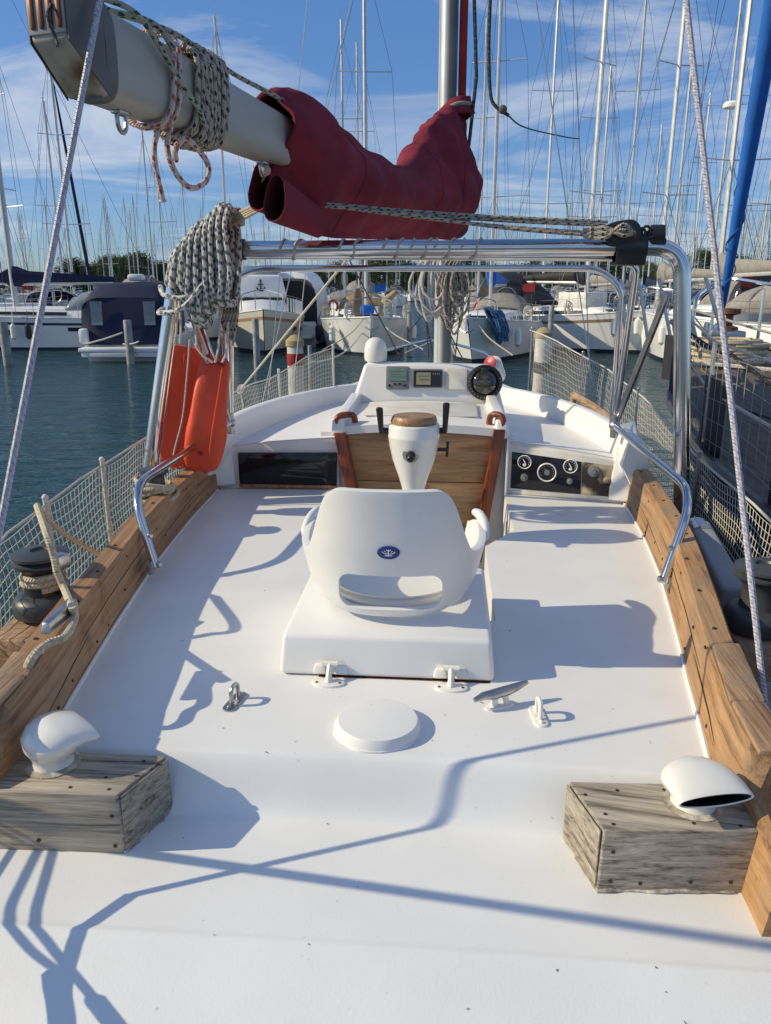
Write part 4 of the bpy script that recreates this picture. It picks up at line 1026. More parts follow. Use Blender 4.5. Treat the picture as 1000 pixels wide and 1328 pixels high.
b.tube(spline([U(285, 330, Y=3.36), U(262, 370, Y=3.28), U(235, 400, Y=3.27), U(207, 406, Y=3.33), U(212, 400, Y=3.44)], 8), .011, 8)
for k in range(5):
    a = U(300, 290 + k * 3, Y=3.5); b.tube([a + V((.0 + .05 * math.cos(t), .05 * math.sin(t), .02 * k + .012 * t / 6.28)) for t in [6.2832 * j / 14 for j in range(14)]], .011, 8, True)
b.build('coil_lashing', 'rope_b', RC)
b = MB()
for k in range(5):
    x0 = 288 + 4 * k; b.tube(spline([U(296 + k, 300, Y=3.5), U(x0 + 5, 360, Y=3.46), U(x0 + 3, 410, Y=3.46), U(x0 - 3 + rnd.uniform(-4, 4), 415 + 8 * k, Y=3.47), U(x0 + 2, 420, Y=3.5)], 7), .009, 7)
b.build('coil_tail', 'rope_d', RC)
# several thin lines under the coil
b = MB()
for x0, y0, x1, y1 in ((228, 405, 226, 445), (232, 405, 233, 446), (252, 440, 254, 447), (240, 445, 276, 470), (263, 440, 281, 468), (285, 420, 279, 470), (296, 440, 288, 470)):
    b.tube(spline([U(x0, y0 - 22, Y=3.42), U((x0 + x1) / 2 + 2, (y0 + y1) / 2, Y=3.4), U(x1, y1, Y=3.4)], 5), .006, 6)
b.build('hanging_cord', 'rope_w', RC)
# lines from the coil up to the boom cover
b = MB()
for k in range(4): b.tube([U(293, 284 + 4 * k, Y=3.46), U(338 + 2 * k, 262 + 2 * k, Y=3.25), U(352, 252 + k, Y=3.3)], .007, 7)
tag(b.build('topping_line', 'rope_tan'), 'bundle of tan lines from the rope hank up to the mouth of the burgundy cover', 'rope')
# reefing lines along the cover to the gantry block
ML = thing('mainsheet', 'grey flecked mainsheet lines running along the burgundy cover to black blocks on the gantry', 'mainsheet', U(800, 300, Y=3.5))
b = MB()
for (x0, y0), (x1, y1), off in (((380, 261), (786, 288), 0), ((383, 264), (784, 293), .0), ((440, 269), (772, 303), 0), ((520, 277), (772, 306), 0)):
    A, B = U(x0, y0, Y=3.35), U(x1, y1, Y=3.48); b.tube([A + (B - A) * i / 12 + V((0, -.03, -.012 * math.sin(math.pi * i / 12))) for i in range(13)], .0068, 8)
b.build('sheet_line', 'rope_d', ML)
c = U(806, 303, Y=3.48)
b = MB()
for dy in (-.03, .03): b.slab(rrect(.15, .1, .05, 6), .014, Matrix.Translation((c.x, 3.49 + dy, c.z)) @ Matrix.Rotation(R(90), 4, 'X') @ Matrix.Rotation(R(8), 4, 'Z'), .005)
b.tube([(c.x - .02, 3.44, c.z), (c.x - .02, 3.53, c.z)], .04, 20)
b.box((c.x, 3.49, c.z - .05), (.06, .05, .04), .008)
BK = b.build('sheet_block', 'black', ML)
b = MB(); b.slab(rrect(.1, .022, .011, 4), .004, Matrix.Translation((c.x + .005, 3.443, c.z)) @ Matrix.Rotation(R(90), 4, 'X') @ Matrix.Rotation(R(-4), 4, 'Z')); b.build('block_strap', 'bronze', BK)
b = MB(); c2 = U(852, 305, Y=3.5)
b.tube([(c2.x - .025, 3.5, c2.z), (c2.x + .025, 3.5, c2.z)], .042, 20); b.box((c2.x, 3.5, c2.z - .03), (.07, .07, .04), .01)
for k in range(4): b.tube([V((c.x + .08 + .022 * k, 3.48, c.z + .008 * math.sin(k * 2))) + V((.018 * math.cos(t), .005 * k, .022 * math.sin(t))) for t in [6.2832 * j / 10 for j in range(10)]], .006, 6, True)
b.build('traveller_cam', 'black', ML)
b = MB(); A = c + V((-.06, -.03, .0)); 
for k in range(3): b.tube(spline([A + V((-.1, 0, .01 * k - .01)), A + V((-.02, -.02, .02 * k - .02)), A + V((.05, -.035, .03 - .02 * k)), A + V((.1, -.02, 0))], 5), .009, 8)
b.build('sheet_knot', 'rope_d', ML)
# lacing loops on the gantry bar
LC = thing('lacing_cord', 'thin pale cord spiralled round the top bar of the steel gantry', 'cord', (0, 3.5, tl_.z)); b = MB(); yb_ = tl_.z
for i, px in enumerate((365, 441, 497, 533, 563, 598)):
    q = U(px, 324, Y=3.5); pts = []
    for k in range(25):
        a = 6.2832 * k / 16; pts.append(V((q.x + .10 * k / 24 + .004 * math.sin(k), 3.5 - (GR + .006) * math.cos(a) * 1.0 + (.06 if math.cos(a) < -.2 else 0) * 1, yb_ + (GR + .006) * math.sin(a))))
    b.tube(pts, .0045, 6); b.build('lacing_turn', 'rope_w', LC); b = MB()
# coils on the mast
for i, (px, lab) in enumerate(((560, 'pale'), (590, 'dark'))):
    b = MB()
    for k in range(9):
        x0 = px + rnd.uniform(-12, 12); t0 = U(x0, 336 + rnd.uniform(-3, 6), Y=5.75); b0 = U(x0 + rnd.uniform(-7, 7), rnd.uniform(385, 435), Y=5.72 + rnd.uniform(-.05, .02)); w = rnd.uniform(.03, .08)
        b.tube(spline([t0, t0.lerp(b0, .4) + V((-w, -.03, 0)), t0.lerp(b0, .8) + V((-w, -.02, 0)), b0, t0.lerp(b0, .8) + V((w, 0, 0)), t0.lerp(b0, .4) + V((w, 0, 0))], 6, True), .009, 6, True)
    tag(b.build('halyard_coil', 'rope_w' if i == 0 else 'rope_d'), 'pale halyard coil hung on the left side of the mast foot under the gantry bar' if i == 0 else 'dark halyard coil hung on the right side of the mast foot under the gantry bar', 'rope')
b = MB()
for (a, c_, yd) in (((452, 335), (520, 465), 5.6), ((540, 345), (562, 465), 5.8), ((548, 345), (556, 465), 5.8), ((604, 345), (590, 465), 5.8), ((556, 380), (600, 465), 5.8), ((530, 430), (560, 395), 5.8)):
    b.tube([U(*a, Y=yd), U(*c_, Y=yd)], .005, 6)
tag(b.build('halyard', 'rope_k'), 'thin dark halyards leading down to the foot of the nearest mast', 'rope')
b = MB(); A, B = U(312, 505, X=-1.36), U(449, 338, Y=4.4); b.tube([A + (B - A) * i / 8 for i in range(9)], .0075, 7)
for k in range(3): b.tube([A + V((.02 * math.cos(t), .02 * math.sin(t) + .012 * k, .03 * math.sin(t + k))) for t in [6.2832 * j / 10 for j in range(10)]], .006, 6, True)
b.tube(spline([A, A + V((0, .03, -.1)), A + V((.01, .0, -.2))], 5), .006, 6)
tag(b.build('preventer_line', 'rope_w'), 'slack pale line knotted to the port lifeline and running up to the boom', 'rope')
b = MB(); A, B = U(380, 505, X=-1.2), U(398, 335, Y=6.2); b.tube([A, B], .004, 6)
tag(b.build('flag_halyard', 'rope_w'), 'thin upright cord rising from the port net past the cream motor cruiser', 'cord')
# black rope loop right of the mast, high up
b = MB(); A, B = U(636, -5, Y=5.9), U(636, 120, Y=5.9)
b.tube(spline([A, U(634, 60, Y=5.9), B, U(643, 138, Y=5.9), U(660, 150, Y=5.9)], 6), .012, 8)
b.ball(U(652, 142, Y=5.9), .03); b.tube(spline([U(655, 146, Y=5.9), U(680, 165, Y=7), U(730, 177, Y=8), U(750, 180, Y=9)], 5), .006, 6)
b.tube([U(615, -5, Y=5.9), U(618, 100, Y=5.9), U(608, 190, Y=5.9)], .012, 8)
tag(b.build('spare_halyard', 'rope_k'), 'black halyard hanging loose to the right of the mast above the burgundy cover', 'rope')
# horseshoe buoy
HB = thing('horseshoe_buoy', 'orange horseshoe lifebuoy hanging inside the port leg of the gantry', 'lifebuoy', U(262, 612, Y=3.3))
def float_leg(pix, wtab, ytab, e, name):
    pts = spline([U(x, y, Y=yd) for x, y, yd in pix], 6); fr = frames(pts); rows = []; nb = len(pts); side = V((1, .3, 0)).normalized()
    for i, (p, (t, u, w)) in enumerate(zip(pts, fr)):
        f = i / (nb - 1); e1_ = (side - t * side.dot(t)).normalized(); e2_ = t.cross(e1_); wx = lerp(wtab, f); wy = lerp(ytab, f)
        rows.append([p + e1_ * wx * math.copysign(abs(math.cos(a)) ** e, math.cos(a)) * (1 + .025 * math.sin(a * 4 + i * .4)) + e2_ * wy * math.copysign(abs(math.sin(a)) ** e, math.sin(a)) + V((0, 0, .006 * math.sin(a * 5) * (i in (0, nb - 1)))) for a in [6.2832 * (j + .5) / 32 for j in range(32)]])
    b = MB(); b.loft(rows); return b.build(name, 'orange', HB, sharp=40), pts
o, pts = float_leg([(237, 449, 3.74), (234, 500, 3.74), (231, 550, 3.73), (231, 580, 3.71), (238, 604, 3.68)], [(0, .088), (.08, .104), (.7, .102), (.9, .09), (1, .05)], [(0, .045), (.1, .06), (.85, .06), (1, .03)], .36, 'float_leg')
side = V((1, .3, 0)).normalized()
for off in (.03, -.035, -.09):
    b = MB(); b.tube([p + side * off + V((0, -.062, 0)) for p in pts[1:-5]], .005, 6); b.build('seam', 'orange', HB)
float_leg([(281, 463, 3.58), (277, 490, 3.55), (272, 525, 3.52), (268, 560, 3.5), (263, 590, 3.52), (259, 607, 3.56)], [(0, .04), (.02, .055), (.06, .066), (.3, .078), (.6, .092), (.8, .09), (.93, .07), (1, .03)], [(0, .035), (.1, .056), (.85, .058), (1, .03)], .45, 'float_leg')
b = MB(); b.tube([U(x, y, Y=3.44) for x, y in ((288, 478), (285, 500), (280, 530), (275, 560), (271, 590))], .005, 6); b.build('seam', 'orange', HB)
b = MB(); b.tube([U(270, 472, Y=3.46), U(280, 470, Y=3.45), U(291, 474, Y=3.47)], .007, 6); b.build('webbing_strap', 'red', HB)
b = MB(); b.tube(spline([U(246, 440, Y=3.66), U(243, 480, Y=3.65), U(237, 540, Y=3.64), U(226, 585, Y=3.63), U(226, 598, Y=3.65), U(235, 606, Y=3.66)], 6), .005, 6)
b.tube(spline([U(262, 448, Y=3.4), U(268, 470, Y=3.5), U(280, 468, Y=3.55)], 5), .005, 6); b.build('grab_line', 'rope_w', HB)
p = U(260, 588, Y=3.452); b = MB(); b.lathe([(.012, 0), (.012, .01), (.005, .012), (.0005, .012)], along((.4, -1, 0), loc=p), 10); b.build('grommet', 'red', HB)
b = MB()
A, B = U(262, 425, Y=3.55), U(276, 462, Y=3.55); b.tube([A, B], .012, 8); tag(b.build('red_strap', 'bulk_red'), 'short red strap above the orange lifebuoy', 'strap')
# rope on the port winch
WR = thing('winch_line', 'thick cream line wound round the dark port winch and run back to a jam cleat', 'rope', WLp)
b = MB(); T = Matrix.Translation(WLp)
pts = [V((WLp.x + .062 * math.cos(a), WLp.y + .062 * math.sin(a), WLp.z + .098 + .02 * a / 6.28)) for a in [-1.2 + 6.2832 * i / 18 for i in range(46)]]
b.tube(pts, .0105, 8); b.build('winch_turns', 'rope_tan', WR)
b = MB()
pj = U(93, 786, Z=.24); b.tube(spline([U(74, 742, Y=2.1), U(84, 765, Y=2.08), pj], 4), .011, 8)
b.tube(spline([U(48, 656, X=-1.22), U(60, 690, Y=2.16), U(70, 722, Y=2.12), U(74, 742, Y=2.1)], 6), .0115, 8)
b.tube(spline([U(48, 656, X=-1.22), U(80, 690, X=-1.24), U(130, 720, X=-1.25)], 5), .009, 8)
b.tube(spline([pj, U(97, 800, Z=.205), U(85, 825, Z=.205), U(62, 835, Z=.205), U(46, 848, Z=.205), U(36, 865, Z=.18), U(33, 885, Z=.1)], 6), .011, 8)
b.build('line_tail', 'rope_tan', WR)
# rope heap on small port winch
b = MB()
for k in range(7):
    r_ = .075 + .012 * math.sin(k * 2.1); b.tube([WP2 + V((r_ * math.cos(t) + .012 * math.sin(k), r_ * 1.15 * math.sin(t), -.05 + .014 * k + .02 * math.sin(t + k * .7))) for t in [6.2832 * j / 20 for j in range(20)]], .0095, 8, True)
tag(b.build('coiled_sheet', 'rope_tan'), 'tan line coiled round the small dark winch beside the orange lifebuoy', 'rope')
# grey case + lever on the starboard side deck
p0, p1 = U(905, 680, X=1.17), U(955, 770, X=1.19)
b = MB(); dirn = p1 - p0
b.hexa([p0 + V((-.045, 0, -.08)), p0 + V((.05, 0, -.08)), p1 + V((.05, 0, -.08)), p1 + V((-.055, 0, -.08)), p0 + V((-.04, 0, .02)), p0 + V((.045, 0, .02)), p1 + V((.045, 0, .02)), p1 + V((-.05, 0, .02))], .015, 3)
GC = thing('side_case', 'long grey case with a silver end collar lying outside the starboard coaming', 'case', p0)
b2 = MB(); b2.tube([p0 - dirn.normalized() * .03 + V((0, 0, -.03)), p0 + dirn.normalized() * .05 + V((0, 0, -.03))], [.05, .062], 18); b2.build('end_collar', 'steel', GC)
b.build('case_body', 'greylt', GC)
b = MB(); b.tube(fillet([U(976, 750, X=1.16), U(982, 730, X=1.18), U(1010, 722, X=1.2)], .03), .012, 10); b.build('winch_handle', 'dull_steel', Y0)
# loose bits of dirt and flakes on the white deck
b = MB()
for i in range(24):
    x, y = rnd.uniform(-.7, .7), rnd.uniform(.95, 2.6)
    if abs(x) < .34 and 1.85 < y < 2.6: continue
    a = rnd.uniform(0, 3.14); l = rnd.uniform(.0015, .005) * (2.2 if rnd.random() < .12 else 1); z = zdeck(x, y) + .0015
    b.box((x, y, z), (l, rnd.uniform(.0008, .0025), .001), 0, a)
o = b.build('deck_debris', 'dirt'); o['kind'] = 'stuff'; o['label'] = 'specks of grit on the white deck'; o['category'] = 'grit'

# ================================================================== WATER, LAND, SKY
m, n, N, L, bb = nt('harbour_water')
tc = N.new('ShaderNodeTexCoord'); mp = N.new('ShaderNodeMapping'); L.new(tc.outputs['Object'], mp.inputs['Vector']); mp.inputs['Scale'].default_value = (.6, 1.7, 1)
n1 = N.new('ShaderNodeTexNoise'); n1.inputs['Scale'].default_value = 1.5; n1.inputs['Detail'].default_value = 4; n1.inputs['Distortion'].default_value = .5
n2 = N.new('ShaderNodeTexNoise'); n2.inputs['Scale'].default_value = 5.5; n2.inputs['Detail'].default_value = 3; n2.inputs['Distortion'].default_value = .8
for q in (n1, n2): L.new(mp.outputs['Vector'], q.inputs['Vector'])
a = N.new('ShaderNodeMath'); a.operation = 'MULTIPLY_ADD'; L.new(n2.outputs['Fac'], a.inputs[0]); a.inputs[1].default_value = .35; L.new(n1.outputs['Fac'], a.inputs[2])
bu = N.new('ShaderNodeBump'); bu.inputs['Strength'].default_value = 1; bu.inputs['Distance'].default_value = .2
L.new(a.outputs[0], bu.inputs['Height']); L.new(bu.outputs['Normal'], bb.inputs['Normal'])
bb.inputs['Base Color'].default_value = (.012, .055, .065, 1); bb.inputs['Roughness'].default_value = .06; bb.inputs['IOR'].default_value = 1.33
M['water'] = m
b = MB(); b.quadgrid([[V((-1500, -400, WZ)), V((1500, -400, WZ))], [V((-1500, 2600, WZ)), V((1500, 2600, WZ))]])
o = b.build('water', 'water'); o['kind'] = 'structure'
b = MB(); b.quadgrid([[V((-1500, y, z)), V((1500, y, z))] for y, z in ((170, WZ - .5), (170, WZ + 1.2), (172, WZ + 1.25), (400, WZ + 2), (2600, WZ + 3))])
o = b.build('shore', 'land'); o['kind'] = 'structure'

def at(px, dist, z=WZ, py=375):
    r = ray(px, py); h = math.hypot(r.x, r.y); return V((CAM.x + r.x / h * dist, CAM.y + r.y / h * dist, z))
def htop(px, py, dist):
    r = ray(px, py); return CAM.z + r.z / math.hypot(r.x, r.y) * dist - WZ      # height above water
def place(o, loc, heading):                     # heading: direction of the bow, degrees clockwise from straight ahead
    o.location = loc; o.rotation_euler = (0, 0, -R(heading)); return o

# ------------------------------------------------------------------ yachts
def hull_fn(L, B, fb, sheer=.35, tran=.72, bowrake=.5):
    def half(t): return B / 2 * (tran + (1 - tran) * math.sin(min(1, t / .5) * 1.5708)) if t < .5 else B / 2 * max(.012, 1 - ((t - .5) / .5) ** 2.2)
    def top(t): return fb + sheer * max(0, t - .3) ** 1.6 * 1.6
    def pos(t, zf, side):
        zt = top(t); z = zt * zf if zf >= 0 else zf * .5
        flare = 1 - (1 - max(0, zf)) * (.07 + .5 * max(0, (t - .4) / .6))
        under = 1 if zf >= 0 else 1 + zf * .6
        y = -L / 2 + L * t - (1 - max(zf, 0)) * bowrake * max(0, t - .8) / .2 + (1 - max(zf, 0)) * .15 * (t < .02)
        return V((side * half(t) * flare * under, y, z))
    return half, top, pos
def hull_parts(root, L, B, fb, hm, dm='gel', sheer=.35, tran=.72, stripe='stripe', accent=None, bowrake=.5):
    half, top, pos = hull_fn(L, B, fb, sheer, tran, bowrake)
    ts = [0, .0001] + [i / 14 for i in range(1, 14)] + [.96, .985, 1]
    b = MB()
    for sd in (-1, 1):
        for mi, zs in ((0, (1, .86)), (2 if accent else 0, (.86, .78)), (0, (.78, .5, .09)), (1, (.09, 0, -1))):
            b.mi = mi; b.quadgrid([[pos(t, z, sd) for z in zs] for t in ts])
    b.mi = 0; b.quadgrid([[pos(0, z, -1), pos(0, z, 1)] for z in (1, .5, 0, -1)])
    h = b.build('hull', [hm, stripe, accent or hm], root)
    b = MB(); b.quadgrid([[pos(t, 1, -1) + V((.02, 0, -.01)), pos(t, 1, -.5) + V((0, 0, .03)), pos(t, 1, 0) + V((0, 0, .05)), pos(t, 1, .5) + V((0, 0, .03)), pos(t, 1, 1) + V((-.02, 0, -.01))] for t in ts[1:]])
    b.build('deck', dm, root)
    b = MB()
    for sd in (-1, 1): b.tube([pos(t, 1, sd) + V((0, 0, .02)) for t in ts[1:]], .03, 5)
    b.build('gunwale', 'grey' if dm != 'gel' else 'gel', root)
    return half, top, pos
def cabin(root, L, half, top, t0, t1, w0, w1, h, m='gel', win=True):
    b = MB(); rows = []
    for i in range(9):
        t = t0 + (t1 - t0) * i / 8; y = -L / 2 + L * t; w = half(t) * (w0 + (w1 - w0) * i / 8); hh = h * (1 - .45 * (i / 8) ** 2) * (.05 if i == 8 else 1)
        z = top(t)
        rows.append([V((-w, y, z - .02)), V((-w * .93, y, z + hh * .6)), V((-w * .8, y, z + hh * .9)), V((0, y, z + hh)), V((w * .8, y, z + hh * .9)), V((w * .93, y, z + hh * .6)), V((w, y, z - .02))])
    b.quadgrid(rows); b.cap([b.bm.verts.new(p) for p in rows[0]]); c = b.build('cabin', m, root)
    if win:
        for sd in (-1, 1):
            b = MB(); rr = []
            for i in range(1, 7):
                t = t0 + (t1 - t0) * i / 8; y = -L / 2 + L * t; w = half(t) * (w0 + (w1 - w0) * i / 8) * .985 + .02; hh = h * (1 - .45 * (i / 8) ** 2); z = top(t)
                rr.append([V((sd * w, y, z + hh * .22)), V((sd * w * .955, y, z + hh * .52))])
            b.quadgrid(rr); b.build('cabin_window', 'glass', c)
    return c
def rig(root, L, B, half, top, mh, mt=.56, boomc='navy', jib=None, spread=2, mast_r=.075, thick=1.0, radar=False, wires=True, dark=False):
    my = -L / 2 + L * mt; z0 = top(mt)
    b = MB(); b.loft([[V((mast_r * .8 * math.cos(a), my + mast_r * 1.2 * math.sin(a), z)) for a in [6.2832 * i / 10 for i in range(10)]] for z in (z0, mh * .7, mh)])
    b.box((0, my, mh + .25), (.02, .02, .5)); b.tube([(0, my, mh + .1), (0, my - .3, mh + .12)], .015, 5)
    ms = b.build('mast', 'alu_dark' if dark else 'mastalu', root)
    sp = []
    for k in range(spread):
        z = z0 + (mh - z0) * (k + 1) / (spread + 1) * 1.02; w = B * (.36 - .08 * k)
        b = MB(); b.tube([(-w, my - .12, z + .05), (0, my, z), (w, my - .12, z + .05)], .022 * thick, 5); b.build('spreader', 'mastalu', ms); sp.append((w, z))
    if radar:
        b = MB(); b.lathe([(.12, 0), (.25, .03), (.26, .12), (.2, .19), (.0005, .2)], Matrix.Translation((0, my + .35, z0 + (mh - z0) * .45)), 14); b.box((0, my + .15, z0 + (mh - z0) * .45), (.06, .3, .04)); b.build('radar_dome', 'white', ms)
    bl = L * .36
    b = MB(); b.tube([(0, my - .1, z0 + 1.25), (0, my - bl, z0 + 1.3)], .07, 8); bo = b.build('boom', 'mastalu', root)
    if boomc:
        b = MB(); ry = [0, .04, .15, .4, .7, .95, 1]; 
        b.loft([[V((.14 * (1.3 - f * .6) * math.cos(a), my - .05 - bl * f, z0 + 1.42 + .12 * (1 - f) + (.26 * (1 - f * .55)) * math.sin(a) * (1.6 if f < .1 else 1))) for a in [6.2832 * i / 10 for i in range(10)]] for f in ry]); b.build('boom_cover', boomc, bo)
    if wires:
        b = MB(); r_ = .009 * thick; by = L / 2 - .15
        b.tube([(0, by, top(1)), (0, my, mh * .97)], r_, 4); b.tube([(0, -L / 2 + .1, top(0)), (0, my, mh)], r_, 4)
        for sd in (-1, 1):
            last = (sd * half(mt) * .92, my - .15, z0)
            for w, z in sp: b.tube([last, (sd * w, my - .12, z + .05)], r_, 4); last = (sd * w, my - .12, z + .05)
            b.tube([last, (0, my, mh * .97)], r_, 4)
            b.tube([(sd * half(mt) * .9, my - .5, z0), (0, my, sp[0][1] if sp else mh * .6)], r_, 4)
        b.build('rigging', 'mastdark', root)
    if jib:
        A, B_ = V((0, L / 2 - .2, top(1) + .25)), V((0, my, mh * .95)); b = MB()
        b.tube([A + (B_ - A) * f for f in (0, .03, .2, .5, .8, .92)], [.03, .06, .1, .085, .06, .03], 8); b.build('furled_jib', jib, root)
def rails(root, L, half, top, pos, h=.6):
    b = MB(); ts = [.03, .15, .3, .45, .6, .75, .88]
    for sd in (-1, 1):
        for t in ts: p = pos(t, 1, sd * .97); b.tube([p, p + V((0, 0, h))], .014, 5)
        for k in (.55, 1): b.tube([pos(t, 1, sd * .97) + V((0, 0, h * k)) for t in ts], .008, 4)
    b.build('guard_rail', 'dull_steel', root)
    b = MB(); f = [pos(.88, 1, sd * .97) for sd in (-1, 1)]; tip = pos(1, 1, 0)
    b.tube(fillet([f[0], f[0] + V((0, 0, h)), tip + V((0, .1, h + .08)), f[1] + V((0, 0, h)), f[1]], .25, 4), .02, 6)
    for sd in (-1, 1): p = pos(.96, 1, sd * .9); b.tube([p, p + V((0, 0, h))], .018, 5)
    b.build('pulpit', 'steel', root)
def hood(root, L, half, top, t, m, w=.62, h=.75, l=1.3, name='sprayhood', back=False):
    y = -L / 2 + L * t; z = top(t) + .3; b = MB(); rows = []; W = half(t) * w
    for f in (0, .15, .4, .7, 1):
        hh = h * math.sin(min(1, .15 + f * 1.3) * 1.5708) ** .8; rows.append([V((-W * math.cos(a), y + l / 2 - l * f, z + hh * math.sin(a) ** .7 if math.sin(a) > 0 else z)) for a in [math.pi * i / 12 for i in range(13)]])
    b.quadgrid(rows)
    if back: b.quadgrid([[p, V((p.x, p.y, z))] for p in rows[-1]])
    o = b.build(name, m, root); s_ = o.modifiers.new('t', 'SOLIDIFY'); s_.thickness = .02
    b = MB(); b.tube([p + V((0, -.02, 0)) for p in rows[-1]], .02, 6); b.build('hood_frame', 'steel', o)
    return o
def fender(root, pos, t, sd, m='navy', l=.6):
    p = pos(t, 1, sd); b = MB(); b.lathe([(.02, -l), (.11, -l + .1), (.12, -l / 2), (.11, -.1), (.02, 0)], Matrix.Translation(p + V((sd * .12, 0, -.2))), 12); b.tube([p + V((sd * .12, 0, -.2)), p + V((0, 0, .3))], .012, 5); b.build('fender', m, root)

def yacht(label, L, B, fb, mh, hm='hullw', group=None, boomc='navy', jib=None, spread=2, radar=False, sh=None, bim=None, accent=None, dm='gel', mast_r=.075, fend=0, cab=True, thick=1.0, sheer=.35, dark=False, tran=.72, bowrake=.5):
    r = thing('sailing_yacht', label, 'sailing yacht', (0, 0, 0), group)
    half, top, pos = hull_parts(r, L, B, fb, hm, dm, sheer, tran, 'stripe', accent, bowrake)
    if cab: cabin(r, L, half, top, .3, .72, .68, .5, .45)
    rig(r, L, B, half, top, mh, .56, boomc, jib, spread, mast_r, thick, radar, True, dark)
    rails(r, L, half, top, pos)
    if sh: hood(r, L, half, top, .3, sh)
    if bim: hood(r, L, half, top, .14, bim, .8, 1.35, 1.7, 'bimini')
    if group is None:                                  # near boats carry the usual clutter
        k = random.Random(label)
        b = MB(); tip = pos(1, 1, 0)
        b.tube([tip + V((0, -.5, .1)), tip + V((0, .15, .05)), tip + V((0, .2, -.35))], .035, 6); b.tube([tip + V((-.22, .1, -.3)), tip + V((0, .24, -.42)), tip + V((.22, .1, -.3))], .03, 6); b.build('bow_anchor', 'dull_steel', r)
        for t, sd in ((.9, -1), (.88, 1), (.62, -1), (.6, 1)):
            p = pos(t, 1, sd * .9); b = MB(); m_ = k.choice(('navy', 'rope_w', 'rope_tan', 'rope_blue', 'rub', 'rope_w'))
            for q in range(5): b.tube([p + V((.14 * math.cos(a) + .03 * math.sin(q * 3), .1 * math.sin(q * 2), .42 - .07 * q + .2 * math.sin(a) * (.6 + .1 * q))) for a in [6.2832 * i / 10 for i in range(10)]], .022, 5, True)
            b.build('rail_coil', m_, r)
        for t, x in ((.82, 0), (.72, .2)):
            b = MB(); y = -L / 2 + L * t; b.box((x, y, top(t) + .1), (.6, .55, .12), .03); b.build('deck_hatch', 'glass', r)
        for t, sd in ((.78, -1), (.8, 1), (.5, 1), (.52, -1)): fender(r, pos, t, sd, k.choice(('gel', 'navy', 'black', 'gel')), .65)
        b = MB(); q = pos(.05, 1, -.8); b.tube([q, q + V((0, -.1, 1.5))], .014, 5); b.slab([(0, 0), (.0, .35), (.5, .28), (.48, -.06)], .01, Matrix.Translation(q + V((0, -.08, 1.1))) @ Matrix.Rotation(R(90), 4, 'X')); b.build('ensign', k.choice(('bulk_red', 'bluecv', 'red')), r)
        b = MB(); q = pos(.1, 1, .9); b.tube([q + V((.2 * math.cos(a), 0, .45 + .24 * math.sin(a))) for a in [-.9 + 5 * i / 12 for i in range(13)]], .06, 8); b.build('life_ring', k.choice(('orange', 'gel', 'pilecap')), r)
        b = MB(); b.box((.35, -L / 2 + L * .2, top(.2) + .35), (.5, .5, .5), .08); b.tube([(0, -L / 2 + L * .17, top(.2)), (0, -L / 2 + L * .17, top(.2) + 1.0)], .07, 8); b.tube([(.42 * math.cos(a), -L / 2 + L * .16, top(.2) + .85 + .42 * math.sin(a)) for a in [6.2832 * i / 18 for i in range(18)]], .02, 5, True); b.build('helm', 'dull_steel', r)
        for sd in (-1, 1):
            b = MB(); A_, B_ = pos(.97, 1, sd), pos(.93, 0, sd); b.tube(spline([A_, A_ + V((sd * .5, .6, -.5)), A_ + V((sd * 1.4, 1.6, -.95))], 6), .02, 5); b.build('mooring_rope', k.choice(('rope_w', 'rope_k', 'rope_tan')), r)
    for k in range(fend):
        for sd in (-1, 1): fender(r, pos, .25 + .22 * k, sd, 'black')
    return r, half, top, pos

# --- nearest rows, each its own boat
r, half, top, pos = yacht('white sailing yacht lying broadside beyond the water on the left with black fenders', 11, 3.5, 1.2, 15.5, boomc='navy', sh='clear', bim='greycv', fend=3, radar=True, spread=2, mast_r=.1, accent='stripe')
place(r, at(40, 35.5) , -100)
for sd in (-1, 1):
    b = MB(); b.quadgrid([[pos(t, .72, sd) + V((sd * .012, 0, 0)), pos(t, .6, sd) + V((sd * .012, 0, 0))] for t in (.2, .25, .3, .34)]); b.build('hull_window', 'glass', r)
    b = MB(); b.quadgrid([[pos(t, .62, sd) + V((sd * .012, 0, 0)), pos(t, .46, sd) + V((sd * .012, 0, 0))] for t in (.52, .56, .58)]); b.build('hull_window', 'glass', r)
r, half, top, pos = yacht('white yacht at the left edge with a furled blue headsail', 10.5, 3.3, 1.2, 14, boomc='dkgreen', jib='navy', sh='navy', spread=2, mast_r=.085)
place(r, at(92, 46), -12)
r, half, top, pos = yacht('cream decked sailing yacht half out of the left edge of the picture', 11, 3.5, 1.25, 15, boomc='navy', spread=2, bim='navy')
place(r, at(4, 42), 14)

